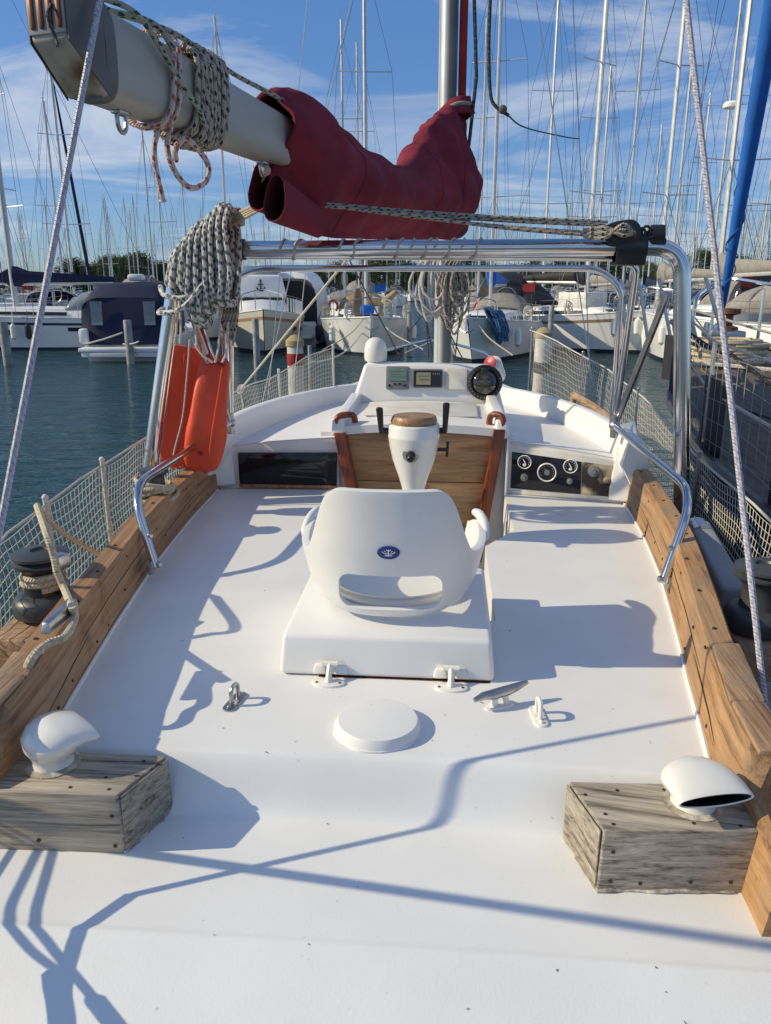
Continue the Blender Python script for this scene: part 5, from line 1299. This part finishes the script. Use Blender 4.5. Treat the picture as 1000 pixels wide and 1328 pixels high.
def motorboat_canopy():
    r = thing('motor_boat', 'white motor boat with a navy canvas canopy seen from its stern', 'motor boat')
    L, B = 7.5, 3.0; half, top, pos = hull_parts(r, L, B, .75, 'hullw', 'gel', .5, .92)
    b = MB(); b.box((0, -L / 2 - .3, .42), (2.7, .8, .14), .04); b.box((0, -L / 2 - .3, .27), (2.55, .7, .16), .02); b.build('swim_platform', 'gel', r)
    b = MB(); rows = []
    for f, w, h in ((0, 1.42, 1.35), (.02, 1.36, 1.66), (.06, 1.28, 1.78), (.5, 1.3, 1.86), (.85, 1.2, 1.72), (1, 1.1, 1.0)):
        y = -L / 2 + .5 + 4.2 * f - (.0 if f else .35); row = []
        for i in range(15):
            a = math.pi * i / 14; c, s_ = math.cos(a), math.sin(a)
            row.append(V((-w * math.copysign(abs(c) ** .35, c), y + .03 * math.sin(i * 1.7), .7 + h * s_ ** .4 if s_ > 1e-3 else .7)))
        rows.append(row)
    b.quadgrid(rows); bk = [V((-1.3 + 2.6 * i / 8, -L / 2 - .08 + .05 * math.sin(i * 2.1), .55)) for i in range(9)]
    tp = [rows[0][min(14, round(i * 14 / 8))] for i in range(9)]
    b.quadgrid([tp, [p.lerp(q, .5) + V((0, -.04, 0)) for p, q in zip(tp, bk)], bk]); c = b.build('canopy', 'navy', r)
    for x in (-.85, .85):
        b = MB(); b.box((x, -L / 2 + .0, 1.55), (.36, .02, .75), .0, 0, Matrix.Rotation(R(-8), 4, 'X')); b.box((x, -L / 2 - .04, 1.55), (.36, .02, .75)); b.build('canopy_window', 'clear', c)
    b = MB(); b.box((0, -1.6, 2.7), (.5, .6, .22), .08); b.build('roof_hatch', 'gel', r)
    for x in (-1.32, 1.32): b = MB(); b.box((x, -L / 2 + .05, .82), (.3, .4, .5), .08); b.build('stern_quarter', 'gel', r)
    b = MB(); b.tube([(-1.2, -L / 2 - .2, .6), (-.6, -L / 2 - .35, .75), (0, -L / 2 - .3, .95)], .025, 6); b.build('stern_line', 'rope_w', r)
    return r
place(motorboat_canopy(), at(192, 31), -8)

def cruiser():
    r = thing('motor_cruiser', 'cream motor cruiser with a flybridge and dark anchor emblem, moored bow on', 'motor cruiser')
    L, B = 9.5, 3.5; half, top, pos = hull_parts(r, L, B, 1.1, 'hullc', 'gel', .55, .9, 'stripe', 'teak_worn')
    c = cabin(r, L, half, top, .22, .68, .74, .62, 1.0, 'gel', False)
    y1 = -L / 2 + L * .68
    b = MB(); b.hexa([V((x, y, z)) for z, f in ((top(.4) + .85, 1), (top(.4) + 1.75, .8)) for x, y in ((-1.05 * f, -2.2), (1.05 * f, -2.2), (1.05 * f, .9 * f), (-1.05 * f, .9 * f))], .1, 3); fb_ = b.build('flybridge', 'gel', r)
    b = MB(); b.hexa([V((x, y, z)) for z, f, dy in ((top(.4) + 1.75, .75, 0), (top(.4) + 2.1, .66, -.35)) for x, y in ((-1.05 * f, -.3 + dy), (1.05 * f, -.3 + dy), (1.0 * f, .55 + dy), (-1.0 * f, .55 + dy))], .03); b.build('windscreen', 'clear', fb_)
    b = MB()
    zc = top(.4) + 1.35; yf = .87
    b.tube([(0, yf + .02, zc - .2), (0, yf - .02, zc + .12)], .025, 6); b.tube([(-.12, yf + .0, zc + .02), (.12, yf, zc + .02)], .022, 6)
    b.tube([(.17 * math.cos(t), yf + .02, zc - .06 + .16 * math.sin(t)) for t in [3.3 + 2.8 * i / 10 for i in range(11)]], .028, 6); b.ball((0, yf - .02, zc + .17), .05)
    b.build('anchor_emblem', 'black', fb_)
    for sd in (-1, 1):
        b = MB(); b.hexa([V((sd * (1.18 - .16 * (z - top(.4) - .15) / .6 * .6), y, z)) for y, z in ((-.9, top(.4) + .3), (.5, top(.4) + .3), (.5, top(.4) + .31), (-.9, top(.4) + .31), (-.9, top(.4) + .75), (.3, top(.4) + .75), (.3, top(.4) + .76), (-.9, top(.4) + .76))]); b.build('side_window', 'glass', r)
    for x in (-.52, 0, .52):
        b = MB(); b.hexa([V((x + dx, y, z)) for dx, y, z in ((-.22, 1.1, top(.6) + .35), (.22, 1.1, top(.6) + .35), (.22, 1.0, top(.6) + .35), (-.22, 1.0, top(.6) + .35), (-.2, .95, top(.6) + .72), (.2, .95, top(.6) + .72), (.2, .86, top(.6) + .72), (-.2, .86, top(.6) + .72))]); b.build('front_window', 'glass', r)
    rails(r, L, half, top, pos, .65)
    b = MB()
    for i in range(9):
        for sd in (-1, 1):
            p = pos(.6 + .03 * i, 1, sd * .95); b.box(p + V((0, 0, .33)), (.06, .1, .5))
    b.build('bulwark_slats', 'gel', r)
    for sd in (-1, 1):
        for t in (.62, .74):
            p = pos(t, .62, sd); b = MB(); b.lathe([(.0005, 0), (.13, 0), (.13, .02), (.0005, .02)], along((sd, .35, 0), loc=p + V((sd * .01, 0, 0))) @ Matrix.Diagonal((1.5, .7, 1, 1)), 16); b.build('porthole', 'black', r)
    b = MB(); b.tube([(0, -.8, top(.4) + 1.7), (0, -.8, top(.4) + 2.5)], .03, 6); b.lathe([(.1, 0), (.2, .04), (.2, .1), (.0005, .16)], Matrix.Translation((0, -.8, top(.4) + 2.35)), 12); b.build('radar_mast', 'white', r)
    return r
place(cruiser(), at(338, 33.5), 166)

def stern_boat():
    r = thing('motor_boat', 'white motor boat with a black canopy beside the cream cruiser', 'motor boat')
    L, B = 7.5, 2.9; half, top, pos = hull_parts(r, L, B, .85, 'hullw', 'gel', .5, .93)
    b = MB(); b.box((0, -L / 2 - .3, .4), (2.5, .7, .12), .03); b.build('swim_platform', 'gel', r)
    b = MB(); rows = []
    for f, w, h in ((0, 1.3, 1.9), (.02, 1.2, 2.1), (.5, 1.2, 2.2), (.8, 1.1, 1.9), (1, 1, 1.0)):
        rows.append([V((-w * math.copysign(abs(math.cos(a)) ** .4, math.cos(a)), -L / 2 + .4 + 3.8 * f, .85 + h * max(0, math.sin(a)) ** .45)) for a in [math.pi * i / 14 for i in range(15)]])
    b.quadgrid(rows); b.build('hardtop', 'gel', r)
    b = MB(); k = rows[0]; b.quadgrid([[p + V((0, -.03, -.1)) for p in k], [V((p.x * .96, p.y - .12, 1.0)) for p in k]]); b.build('canopy', 'blackcv', r)
    b = MB(); b.box((.3, -2.2, 3.15), (.5, .5, .2), .08); b.build('roof_pod', 'gel', r)
    return r
place(stern_boat(), at(397, 37), 4)

r, half, top, pos = yacht('white sailing yacht pointing its sharp bow at the red banded pile', 10.5, 3.6, 1.12, 14, boomc='greycv', spread=2, mast_r=.085, sheer=.3, sh='tancv', bowrake=1.3)
place(r, at(474, 32), 172)
b = MB(); b.box((.1, 4.2, 1.62), (.5, .25, .35), .1); b.build('blue_jerrycan', 'bluecv', r)
b = MB(); b.tube([(-.4, 3.5, 1.35), (-.6, 3.3, 1.9), (-.95, 3.2, 2.2)], [.12, .16, .1], 8); b.build('yellow_bag', 'pilecap', r)
b = MB(); b.hexa([V((x, y, z)) for z, f in ((1.4, 1), (2.35, .3)) for x, y in ((.35 - .22 * f, 3.2), (.35 + .22 * f, 3.2), (.45 + .22 * f, 3.6), (.45 - .22 * f, 3.6))], .05); b.build('folded_sail_bag', 'tancv', r)
r, half, top, pos = yacht('white yacht with a heap of bright blue rope on its bow', 10, 3.3, 1.12, 13.5, boomc='bluecv', spread=2, mast_r=.08, sheer=.35, sh='greycv', bowrake=1.1)
place(r, at(640, 29.5), 192)
b = MB()
for k in range(16): b.tube(spline([(-.45 + .05 * math.sin(k), 4.4 - k * .06, 1.75), (-.8 + .1 * math.sin(k * 2), 4.4 - k * .07, 1.5), (-.95 + .15 * math.sin(k * 3), 4.4 - k * .06, .95 - .12 * (k % 4)), (-.6, 4.3 - k * .05, 1.35)], 4, True), .035, 5, True)
b.build('rope_heap', 'rope_blue', r)
r, half, top, pos = yacht('stout white yacht showing its sunlit side and bowsprit between the pile and the gantry leg', 10, 3.5, 1.22, 14.5, boomc='blackcv', spread=2, mast_r=.085, sheer=.5, sh='blackcv', accent='tancv', bowrake=1.0)
place(r, at(745, 33), 138)
b = MB(); b.box((0, 5.25, 1.85), (.22, 1.4, .1), .03); b.tube([(0, 5.8, 1.8), (0, 5.1, 1.2)], .05, 6); b.build('bowsprit', 'gel', r)
b = MB(); b.box((.2, .6, 1.9), (1.3, 1.4, .6), .06); b.build('deck_box', 'gel_old', r)
b = MB(); b.tube([(-.9, 2.2, 1.4), (-.9, 2.2, 2.4)], .12, 8); b.build('rolled_mat', 'tancv', r)
hood(r, 10, half, top, .2, 'blackcv', .9, 1.5, 2.2, 'bimini')

r, half, top, pos = yacht('white yacht with a dark stern locker and grey bimini just right of the gantry leg', 10.5, 3.5, 1.3, 14, boomc='greycv', spread=2, bim='greycv', sh='navy', fend=1, tran=.9, mast_r=.08)
place(r, at(868, 32), -25)
b = MB(); b.box((.5, -5.3, 1.0), (.7, .35, .9), .1); b.build('outboard_motor', 'black', r)
b = MB(); b.lathe([(.0005, -.3), (.35, -.3), (.38, 0), (.35, .3), (.0005, .3)], along((0, 1, .2), loc=(-1.0, -5.3, 1.2)), 20); b.build('round_raft', 'rub', r)
r, half, top, pos = yacht('white yacht with a hanging grey boarding ladder near the right edge', 11, 3.6, 1.4, 15, boomc='greycv', spread=2, sh='greycv', bim='greycv', mast_r=.09, tran=.9, radar=True)
place(r, at(945, 27), -12)
b = MB()
for x in (-.25, .25): b.box((x - .8, -5.75, .9), (.06, .08, 1.8), 0, 0, Matrix.Rotation(R(16), 4, 'X'))
for i in range(5): b.box((-.8, -5.75, .2 + .36 * i), (.5, .1, .05))
b.build('boarding_ladder', 'greylt', r)
r, half, top, pos = yacht('white yacht with a navy cover at the far right behind the furled blue headsail', 10, 3.3, 1.25, 13, boomc='navy', spread=2, sh='navy')
place(r, at(1010, 33), 6)

# --- neighbour lying alongside to starboard
NB = thing('sailing_yacht', 'dark hulled neighbour with a grey teak deck and furled blue headsail close on the right', 'sailing yacht')
L, B = 11.5, 3.3
half, top, pos = hull_parts(NB, L, B, 1.28, 'hulln', 'teakdeck', .5, .75)
c = cabin(NB, L, half, top, .3, .66, .55, .4, .42)
rails(NB, L, half, top, pos, .62)
place(NB, V((3.22, 3.45, WZ)), 0)
bowp = U(932, 425, Y=9.1)
b = MB(); b.box((-.05, 5.5, 1.83), (.22, .8, .1), .02); b.lathe([(.05, -.09), (.07, -.08), (.03, 0), (.07, .08), (.05, .09)], along((1, 0, 0), loc=(-.05, 5.85, 1.88)), 14); b.build('bow_roller', 'dull_steel', NB)
b = MB(); b.lathe([(.1, 0), (.1, .06), (.04, .08), (.04, .18), (.11, .2), (.11, .25), (.0005, .26)], Matrix.Translation((-.05, 5.35, 1.85)), 16); b.build('furler_drum', 'bronze', NB)
A, B_ = U(935, 408, Y=9.0), U(1000, 30, Y=7.7); B2 = A + (B_ - A) * 2.2
off = NB.location
b = MB(); b.tube([A - off + (B2 - A) * f for f in (0, .02, .1, .2, .3, .45, .6, .8, 1)], [.018, .036, .05, .062, .075, .085, .088, .08, .06], 14)
b.tube([A - off + (A - B_) * .08, A - off], .018, 6); b.tube([B2 - off, B2 - off + (B2 - A) * .4], .015, 5); b.build('furled_jib', 'bluecv', NB)
b = MB(); b.tube([A - off + (B2 - A) * f + V((.065 * math.cos(f * 70), .065 * math.sin(f * 70), 0)) for f in [.02 + .5 * i / 120 for i in range(121)]], .007, 5); b.build('jib_wrap_line', 'rope_blue', NB)
for (x, y, k) in ((-.6, 2.2, 0), (-.5, 1.3, 1), (-.35, .9, 0), (.0, 2.8, 1), (.15, 2.4, 0), (-.75, .2, 1)):
    b = MB(); b.tube([(x, y, 1.35), (x + .12 * k, y + .1, 2.25)], .028, 8); b.build('deck_post', 'black', NB)
b = MB(); b.tube(spline([(-1.25, 3.2, 2.05), (-.9, 2.4, 1.75), (-.5, 1.6, 1.7), (.2, .8, 1.9), (.5, .3, 2.1)], 6), .02, 6)
b.tube(spline([(-1.0, 4.0, 2.1), (-1.2, 3.2, 1.95), (-1.3, 2, 1.9)], 5), .014, 6); b.build('slack_line', 'rope_k', NB)
b = MB()
for k in range(7): b.tube([V((-.45 + .3 * math.cos(t) + .05 * math.sin(k * 3), 4.1 + .28 * math.sin(t), 1.66 + .03 * k)) for t in [6.2832 * j / 14 for j in range(14)]], .025, 6, True)
b.build('rope_heap', 'rope_tan', NB)
b = MB()
for k in range(6): b.tube([V((.15 + .16 * math.cos(t) + .03 * k, -.3, 1.75 + .22 * math.sin(t))) for t in [6.2832 * j / 14 for j in range(14)]], .02, 6, True)
b.build('rope_coil', 'rope_w', NB)
b = MB()
for k in range(62):
    y = -4.4 + .12 * k; t = (y + L / 2) / L; p = pos(t, 1, -.99); b.tube([p, p + V((0, .03, .6))], .0018, 3, caps=False)
for q in range(6): b.tube([pos((y + L / 2) / L, 1, -.99) + V((0, 0, .115 * q + .02 * math.sin(y * 4))) for y in [-4.4 + .15 * i for i in range(50)]], .0018, 3, caps=False)
b.build('safety_net', 'netdark', NB)
rr_ = random.Random(3)
for k in range(16):
    y = rr_.uniform(-3.5, 4.6); t = (y + L / 2) / L; p = pos(t, 1, -.97); q = V((rr_.uniform(-.7, .7), y + rr_.uniform(-1.2, 1.2), 1.4 + rr_.uniform(.1, .9)))
    b = MB(); b.tube(spline([p + V((0, 0, rr_.uniform(.3, .62))), p.lerp(q, .5) + V((0, 0, rr_.uniform(-.1, .25))), q], 6), rr_.choice((.008, .012, .016)), 6); b.build('tangled_line', rr_.choice(('rope_k', 'rope_k', 'rope_w', 'rope_tan')), NB)
for k in range(6):  # dark sheets added along the rail to stand in for black shadows
    y = -2.6 + 1.15 * k; t = (y + L / 2) / L; p = pos(t, 1, -.96); b = MB()
    b.quadgrid([[p + V((.0 + .02 * math.sin(i * 1.3 + k), .11 * i, z)) for i in range(5)] for z in (.02, .25, .45 + .05 * math.sin(k))]); o = b.build('rail_shadow_sheet', 'rub', NB) if k % 2 else b.build('rail_shadow_sheet', 'navy', NB)
b = MB()
for k in range(5): b.tube([(-1.3 + .1 * k, 5.0 - .9 * k * .4, 2.4), (-1.2 + .14 * k, 4.9 - .9 * k * .4, 1.7)], .016, 6)
b.build('rail_post', 'dull_steel', NB)
b = MB(); b.tube([(0, .4, 1.4), (0, .4, 14)], .085, 12); ms = b.build('mast', 'mastalu', NB)

# --- mooring piles
def pile(px, pyw, pyt, w, m, lab, cap=None, band=None):
    d = (CAM.z - WZ) / -(ray(px, pyw).z / math.hypot(ray(px, pyw).x, ray(px, pyw).y)); p = at(px, d, WZ, pyw); h = htop(px, pyt, d); r_ = w * d / 2000
    t = thing('mooring_pile', lab, 'pile', p)
    b = MB(); b.lathe([(r_, -.8), (r_, h * .5), (r_ * .98, h - (.12 if cap else .03)), (r_ * .9, h - (.1 if cap else 0)), (.0005, h - (.1 if cap else -.005))], Matrix.Translation(p), 16); b.build('post', m, t)
    if cap: b = MB(); b.lathe([(r_ * 1.12, h - .16), (r_ * 1.12, h - .07), (r_ * .5, h + .01), (.0005, h + .03)], Matrix.Translation(p), 16); b.build('cap', cap, t)
    if band: b = MB(); b.lathe([(r_ * 1.01, h - .48), (r_ * 1.03, h - .47), (r_ * 1.03, h - .29), (r_ * 1.01, h - .28)], Matrix.Translation(p), 16); b.build('painted_band', band, t)
    return t, p, h, r_
pile(386, 555, 436, 21, 'pile', 'white pile with a red band and tan cap beyond the port net', 'pilecap', 'red')
t, p, h, r_ = pile(699, 540, 426, 20, 'pile', 'thick white pile with a tan top beyond the starboard net', 'pilecap')
b = MB()
for k in range(4): b.tube([V((p.x + r_ * 1.08 * math.cos(a), p.y + r_ * 1.08 * math.sin(a), p.z + h - .75 + .05 * k + .03 * math.sin(a))) for a in [6.2832 * j / 14 for j in range(14)]], .022, 6, True)
tag(b.build('mooring_line', 'rope_k'), 'dark line wound round the thick white pile', 'rope')
pile(170, 472, 415, 9.5, 'pilegrey', 'grey pile in front of the navy canopied motor boat')
pile(11, 474, 417, 10, 'pilegrey', 'grey pile at the left edge of the water')
pile(334, 478, 413, 8.5, 'pilegrey', 'grey pile in front of the cream motor cruiser')
pile(711, 480, 396, 7, 'pilegrey', 'slim grey pile just right of the thick white pile')
pile(531, 462, 402, 7, 'pilegrey', 'slim grey pile left of the nearest mast foot')
pile(404, 540, 448, 5, 'pilegrey', 'thin grey stake just right of the red banded pile')
b = MB()
for x0, y0, d0, x1, y1, d1 in ((180, 443, 25, 132, 428, 31), (334, 440, 29, 300, 425, 33), (404, 470, 14, 470, 430, 28)):
    A = at(x0, d0, 0, y0); A.z = CAM.z + ray(x0, y0).z / math.hypot(ray(x0, y0).x, ray(x0, y0).y) * d0
    B_ = at(x1, d1, 0, y1); B_.z = CAM.z + ray(x1, y1).z / math.hypot(ray(x1, y1).x, ray(x1, y1).y) * d1
    b.tube([A.lerp(B_, f) + V((0, 0, -.25 * 4 * f * (1 - f))) for f in [i / 10 for i in range(11)]], .02, 5)
tag(b.build('mooring_line', 'rope_w'), 'pale slack mooring lines from the grey piles to the boats behind them', 'rope')

# --- far rows: yachts whose masts fill the sky
protos = []
LAB = ['far white yacht with a bare mast and navy boom cover in the packed rows', 'far yacht with a pale grey boom cover in the packed rows', 'far yacht with a blue sprayhood in the packed rows', 'far yacht with a black boom cover, grey bimini and tall mast in the packed rows']
for i, kw in enumerate((dict(L=9.5, B=3.1, fb=1.15, mh=12.5, boomc='navy', spread=1, sh='navy'), dict(L=10.5, B=3.4, fb=1.2, mh=14.5, boomc='greycv', spread=2, sh='greycv'), dict(L=9, B=3, fb=1.1, mh=11.5, boomc='bluecv', spread=1, sh='bluecv'), dict(L=11.5, B=3.6, fb=1.3, mh=16, boomc='blackcv', spread=2, sh='greycv', bim='greycv'))):
    q = yacht(LAB[i], group='yachts in the far rows ' + 'abcd'[i], **kw)[0]; protos.append([q, kw['mh'], False])
def far(px, pytop, kind, mind=42, maxd=165, hd=None):
    q, mh, used = protos[kind]
    v = ray(px, pytop); k = v.z / math.hypot(v.x, v.y); d = (mh + WZ - CAM.z) / max(.02, k); d = max(mind, min(maxd, d))
    if used: o = copy_tree(q)
    else: o = q; protos[kind][2] = True
    place(o, at(px, d), hd if hd is not None else rnd.choice((0, 180)) + rnd.uniform(-9, 9)); return o
# measured masts: (x at the horizon, y of the masthead, kind)
for px, py, k in ((78, 130, 0), (205, 172, 1), (217, 182, 0), (150, 275, 2), (247, 230, 0), (303, 28, 1), (447, -40, 1), (466, 60, 3), (475, 10, 0),
                  (345, 300, 2), (405, 290, 2), (425, 240, 0), (120, 265, 1), (185, 255, 0), (265, 270, 2), (622, 20, 1), (699, -30, 3), (767, -40, 1), (776, 30, 0), (806, -20, 3), (852, 250, 1), (866, 20, 0), (874, 235, 2), (900, 120, 3), (916, -10, 1), (960, -20, 3), (978, 150, 0), (830, 250, 2), (842, 160, 0), (940, 240, 1), (990, 250, 2), (660, 260, 1), (733, 255, 3), (716, 280, 0), (751, 200, 1), (790, 230, 2), (640, 240, 0)):
    far(px, py, k)
for i in range(96):
    px = rnd.choice((rnd.uniform(-60, 330), rnd.uniform(330, 1060), rnd.uniform(600, 1060))); far(px, rnd.uniform(255, 318), rnd.choice((0, 0, 1, 1, 2, 3)), 60)

# --- trees along the shore
def tree_proto(name, label, h, w, cz, n, kind, group):
    r = thing(name, label, 'tree', (0, 0, 0), group)
    b = MB(); b.tube([(0, 0, 0), (.1, .1, h * .3), (.25, 0, h * .6), (.1, .1, h * .8)], [h * .035, h * .03, h * .02, h * .01], 7)
    for k in range(5): a = k * 1.3; b.tube([(.15, .05, h * (.38 + .07 * k)), (w * .32 * math.cos(a), w * .32 * math.sin(a), h * (.55 + .07 * k))], [h * .015, h * .006], 5)
    b.build('trunk', 'bark', r)
    b = MB(); rr = random.Random(n + kind)
    cl = []
    for k in range(46):
        a = rr.uniform(0, 6.283); f = rr.random() ** .5; z = cz + (h - cz) * rr.random(); lim = math.sin(min(1, max(0.08, (h - z) / (h - cz)) ** .6) * 1.5708)
        cl.append(V((w / 2 * f * lim * math.cos(a), w / 2 * f * lim * math.sin(a), z)))
    for k in range(n):
        c = rr.choice(cl); s_ = w * .1
        p = c + V((rr.gauss(0, s_), rr.gauss(0, s_), rr.gauss(0, s_ * .6)))
        d1 = V((rr.gauss(0, 1), rr.gauss(0, 1), rr.gauss(0, 1))).normalized(); d2 = d1.orthogonal().normalized(); q = rr.uniform(.1, .24)
        f = b.bm.faces.new([b.bm.verts.new(p + d1 * q), b.bm.verts.new(p + d2 * q * .6), b.bm.verts.new(p - d1 * q), b.bm.verts.new(p - d2 * q * .6)]); f.material_index = rr.choice((0, 0, 1, 2))
    b.build('crown', ['leaf0', 'leaf1', 'leaf2'], r, sharp=0, fix=False)
    return r
TP_ = [tree_proto('pine_tree', 'round topped pine along the far shore', 7, 9, 1.2, 9000, 0, 'pines along the far shore'), tree_proto('bushy_tree', 'bushy dark green tree along the far shore behind the masts', 9, 9, 1.0, 9000, 1, 'bushy trees along the far shore'), tree_proto('tall_tree', 'taller loose tree along the far shore', 11, 8, 1.5, 8000, 2, 'taller trees along the far shore')]
tu = [False] * 3
def tree(px, d, k, s=1):
    o = copy_tree(TP_[k]) if tu[k] else TP_[k]; tu[k] = True
    o.location = at(px, d, WZ + 1.2); o.scale = (s, s, s); o.rotation_euler.z = rnd.uniform(0, 6)
for px, d, k, s in ((98, 180, 0, .95), (108, 185, 1, .6), (140, 178, 0, 1.0), (160, 176, 0, 1.0), (178, 180, 0, 1.1), (195, 185, 0, .9), (212, 180, 1, .7), (240, 190, 0, .8)): tree(px, d, k, s)
for i in range(34): px = 330 + 21 * i + rnd.uniform(-8, 8); tree(px, rnd.uniform(175, 215), rnd.choice((0, 1, 1, 2)), rnd.uniform(.8, 1.1) * (1.0 if px > 480 else .75))
for i in range(16): tree(-80 + 25 * i, rnd.uniform(215, 240), 1, rnd.uniform(.35, .5))
b = MB(); b.box((at(215, 260).x, at(215, 260).y, WZ + 4), (34, 12, 7)); o = b.build('warehouse', 'gel_old'); tag(o, 'low pale building beyond the pines at left', 'building')

# ------------------------------------------------------------------ sky and sun
EL, AZ = 31, 8                                  # sun from port, slightly abaft the beam
w = bpy.data.worlds.new('World'); scene.world = w; w.use_nodes = True
N, L = w.node_tree.nodes, w.node_tree.links; bg = N['Background']
sky = N.new('ShaderNodeTexSky'); sky.sky_type = 'NISHITA'; sky.sun_disc = False; sky.sun_elevation = R(EL); sky.sun_rotation = R(270 - AZ)
sky.air_density = 1.0; sky.dust_density = .4; sky.ozone_density = 2; sky.altitude = 0
tc = N.new('ShaderNodeTexCoord'); sp = N.new('ShaderNodeSeparateXYZ'); L.new(tc.outputs['Generated'], sp.inputs[0])
za = N.new('ShaderNodeMath'); za.operation = 'ADD'; L.new(sp.outputs['Z'], za.inputs[0]); za.inputs[1].default_value = .16
dx = N.new('ShaderNodeMath'); dx.operation = 'DIVIDE'; L.new(sp.outputs['X'], dx.inputs[0]); L.new(za.outputs[0], dx.inputs[1])
dy = N.new('ShaderNodeMath'); dy.operation = 'DIVIDE'; L.new(sp.outputs['Y'], dy.inputs[0]); L.new(za.outputs[0], dy.inputs[1])
cb = N.new('ShaderNodeCombineXYZ'); L.new(dx.outputs[0], cb.inputs[0]); L.new(dy.outputs[0], cb.inputs[1])
mp = N.new('ShaderNodeMapping'); mp.inputs['Scale'].default_value = (.8, 1.25, 1); mp.inputs['Rotation'].default_value = (0, 0, R(24)); mp.inputs['Location'].default_value = (5.5, -3.3, 0); L.new(cb.outputs[0], mp.inputs['Vector'])
n1 = N.new('ShaderNodeTexNoise'); n1.inputs['Scale'].default_value = .9; n1.inputs['Detail'].default_value = 10; n1.inputs['Roughness'].default_value = .62; n1.inputs['Distortion'].default_value = .8; L.new(mp.outputs[0], n1.inputs['Vector'])
rp = N.new('ShaderNodeValToRGB'); L.new(n1.outputs['Fac'], rp.inputs['Fac']); rp.color_ramp.elements[0].position = .48; rp.color_ramp.elements[0].color = (0, 0, 0, 1); rp.color_ramp.elements[1].position = .7; rp.color_ramp.elements[1].color = (.85, .85, .85, 1)
mr = N.new('ShaderNodeMapRange'); L.new(sp.outputs['Z'], mr.inputs['Value']); mr.inputs['From Min'].default_value = 0; mr.inputs['From Max'].default_value = .3; mr.inputs['To Min'].default_value = .03; mr.inputs['To Max'].default_value = .15
veil = N.new('ShaderNodeMix'); veil.data_type = 'RGBA'; L.new(mr.outputs['Result'], veil.inputs['Factor']); tint = N.new('ShaderNodeMix'); tint.data_type = 'RGBA'; tint.blend_type = 'MULTIPLY'; tint.inputs['Factor'].default_value = 1; L.new(sky.outputs[0], tint.inputs['A']); tint.inputs['B'].default_value = (.62, .78, 1.08, 1)
L.new(tint.outputs['Result'], veil.inputs['A']); veil.inputs['B'].default_value = (1.6, 5.2, 11.5, 1)
mx = N.new('ShaderNodeMix'); mx.data_type = 'RGBA'; L.new(rp.outputs['Color'], mx.inputs['Factor']); L.new(veil.outputs['Result'], mx.inputs['A']); mx.inputs['B'].default_value = (7, 7.4, 7.9, 1)
L.new(mx.outputs['Result'], bg.inputs['Color']); bg.inputs['Strength'].default_value = .1
sd = bpy.data.lights.new('sun', 'SUN'); so = bpy.data.objects.new('sun', sd); col.objects.link(so)
sd.energy = 4.25; sd.angle = R(.53); sd.color = (1, .87, .6)
dirn = V((math.cos(R(AZ)) * math.cos(R(EL)), math.sin(R(AZ)) * math.cos(R(EL)), -math.sin(R(EL))))
so.rotation_euler = dirn.to_track_quat('-Z', 'Y').to_euler()
scene.view_settings.view_transform = 'Standard'; scene.view_settings.look = 'None'; scene.view_settings.exposure = 0; scene.view_settings.gamma = 1
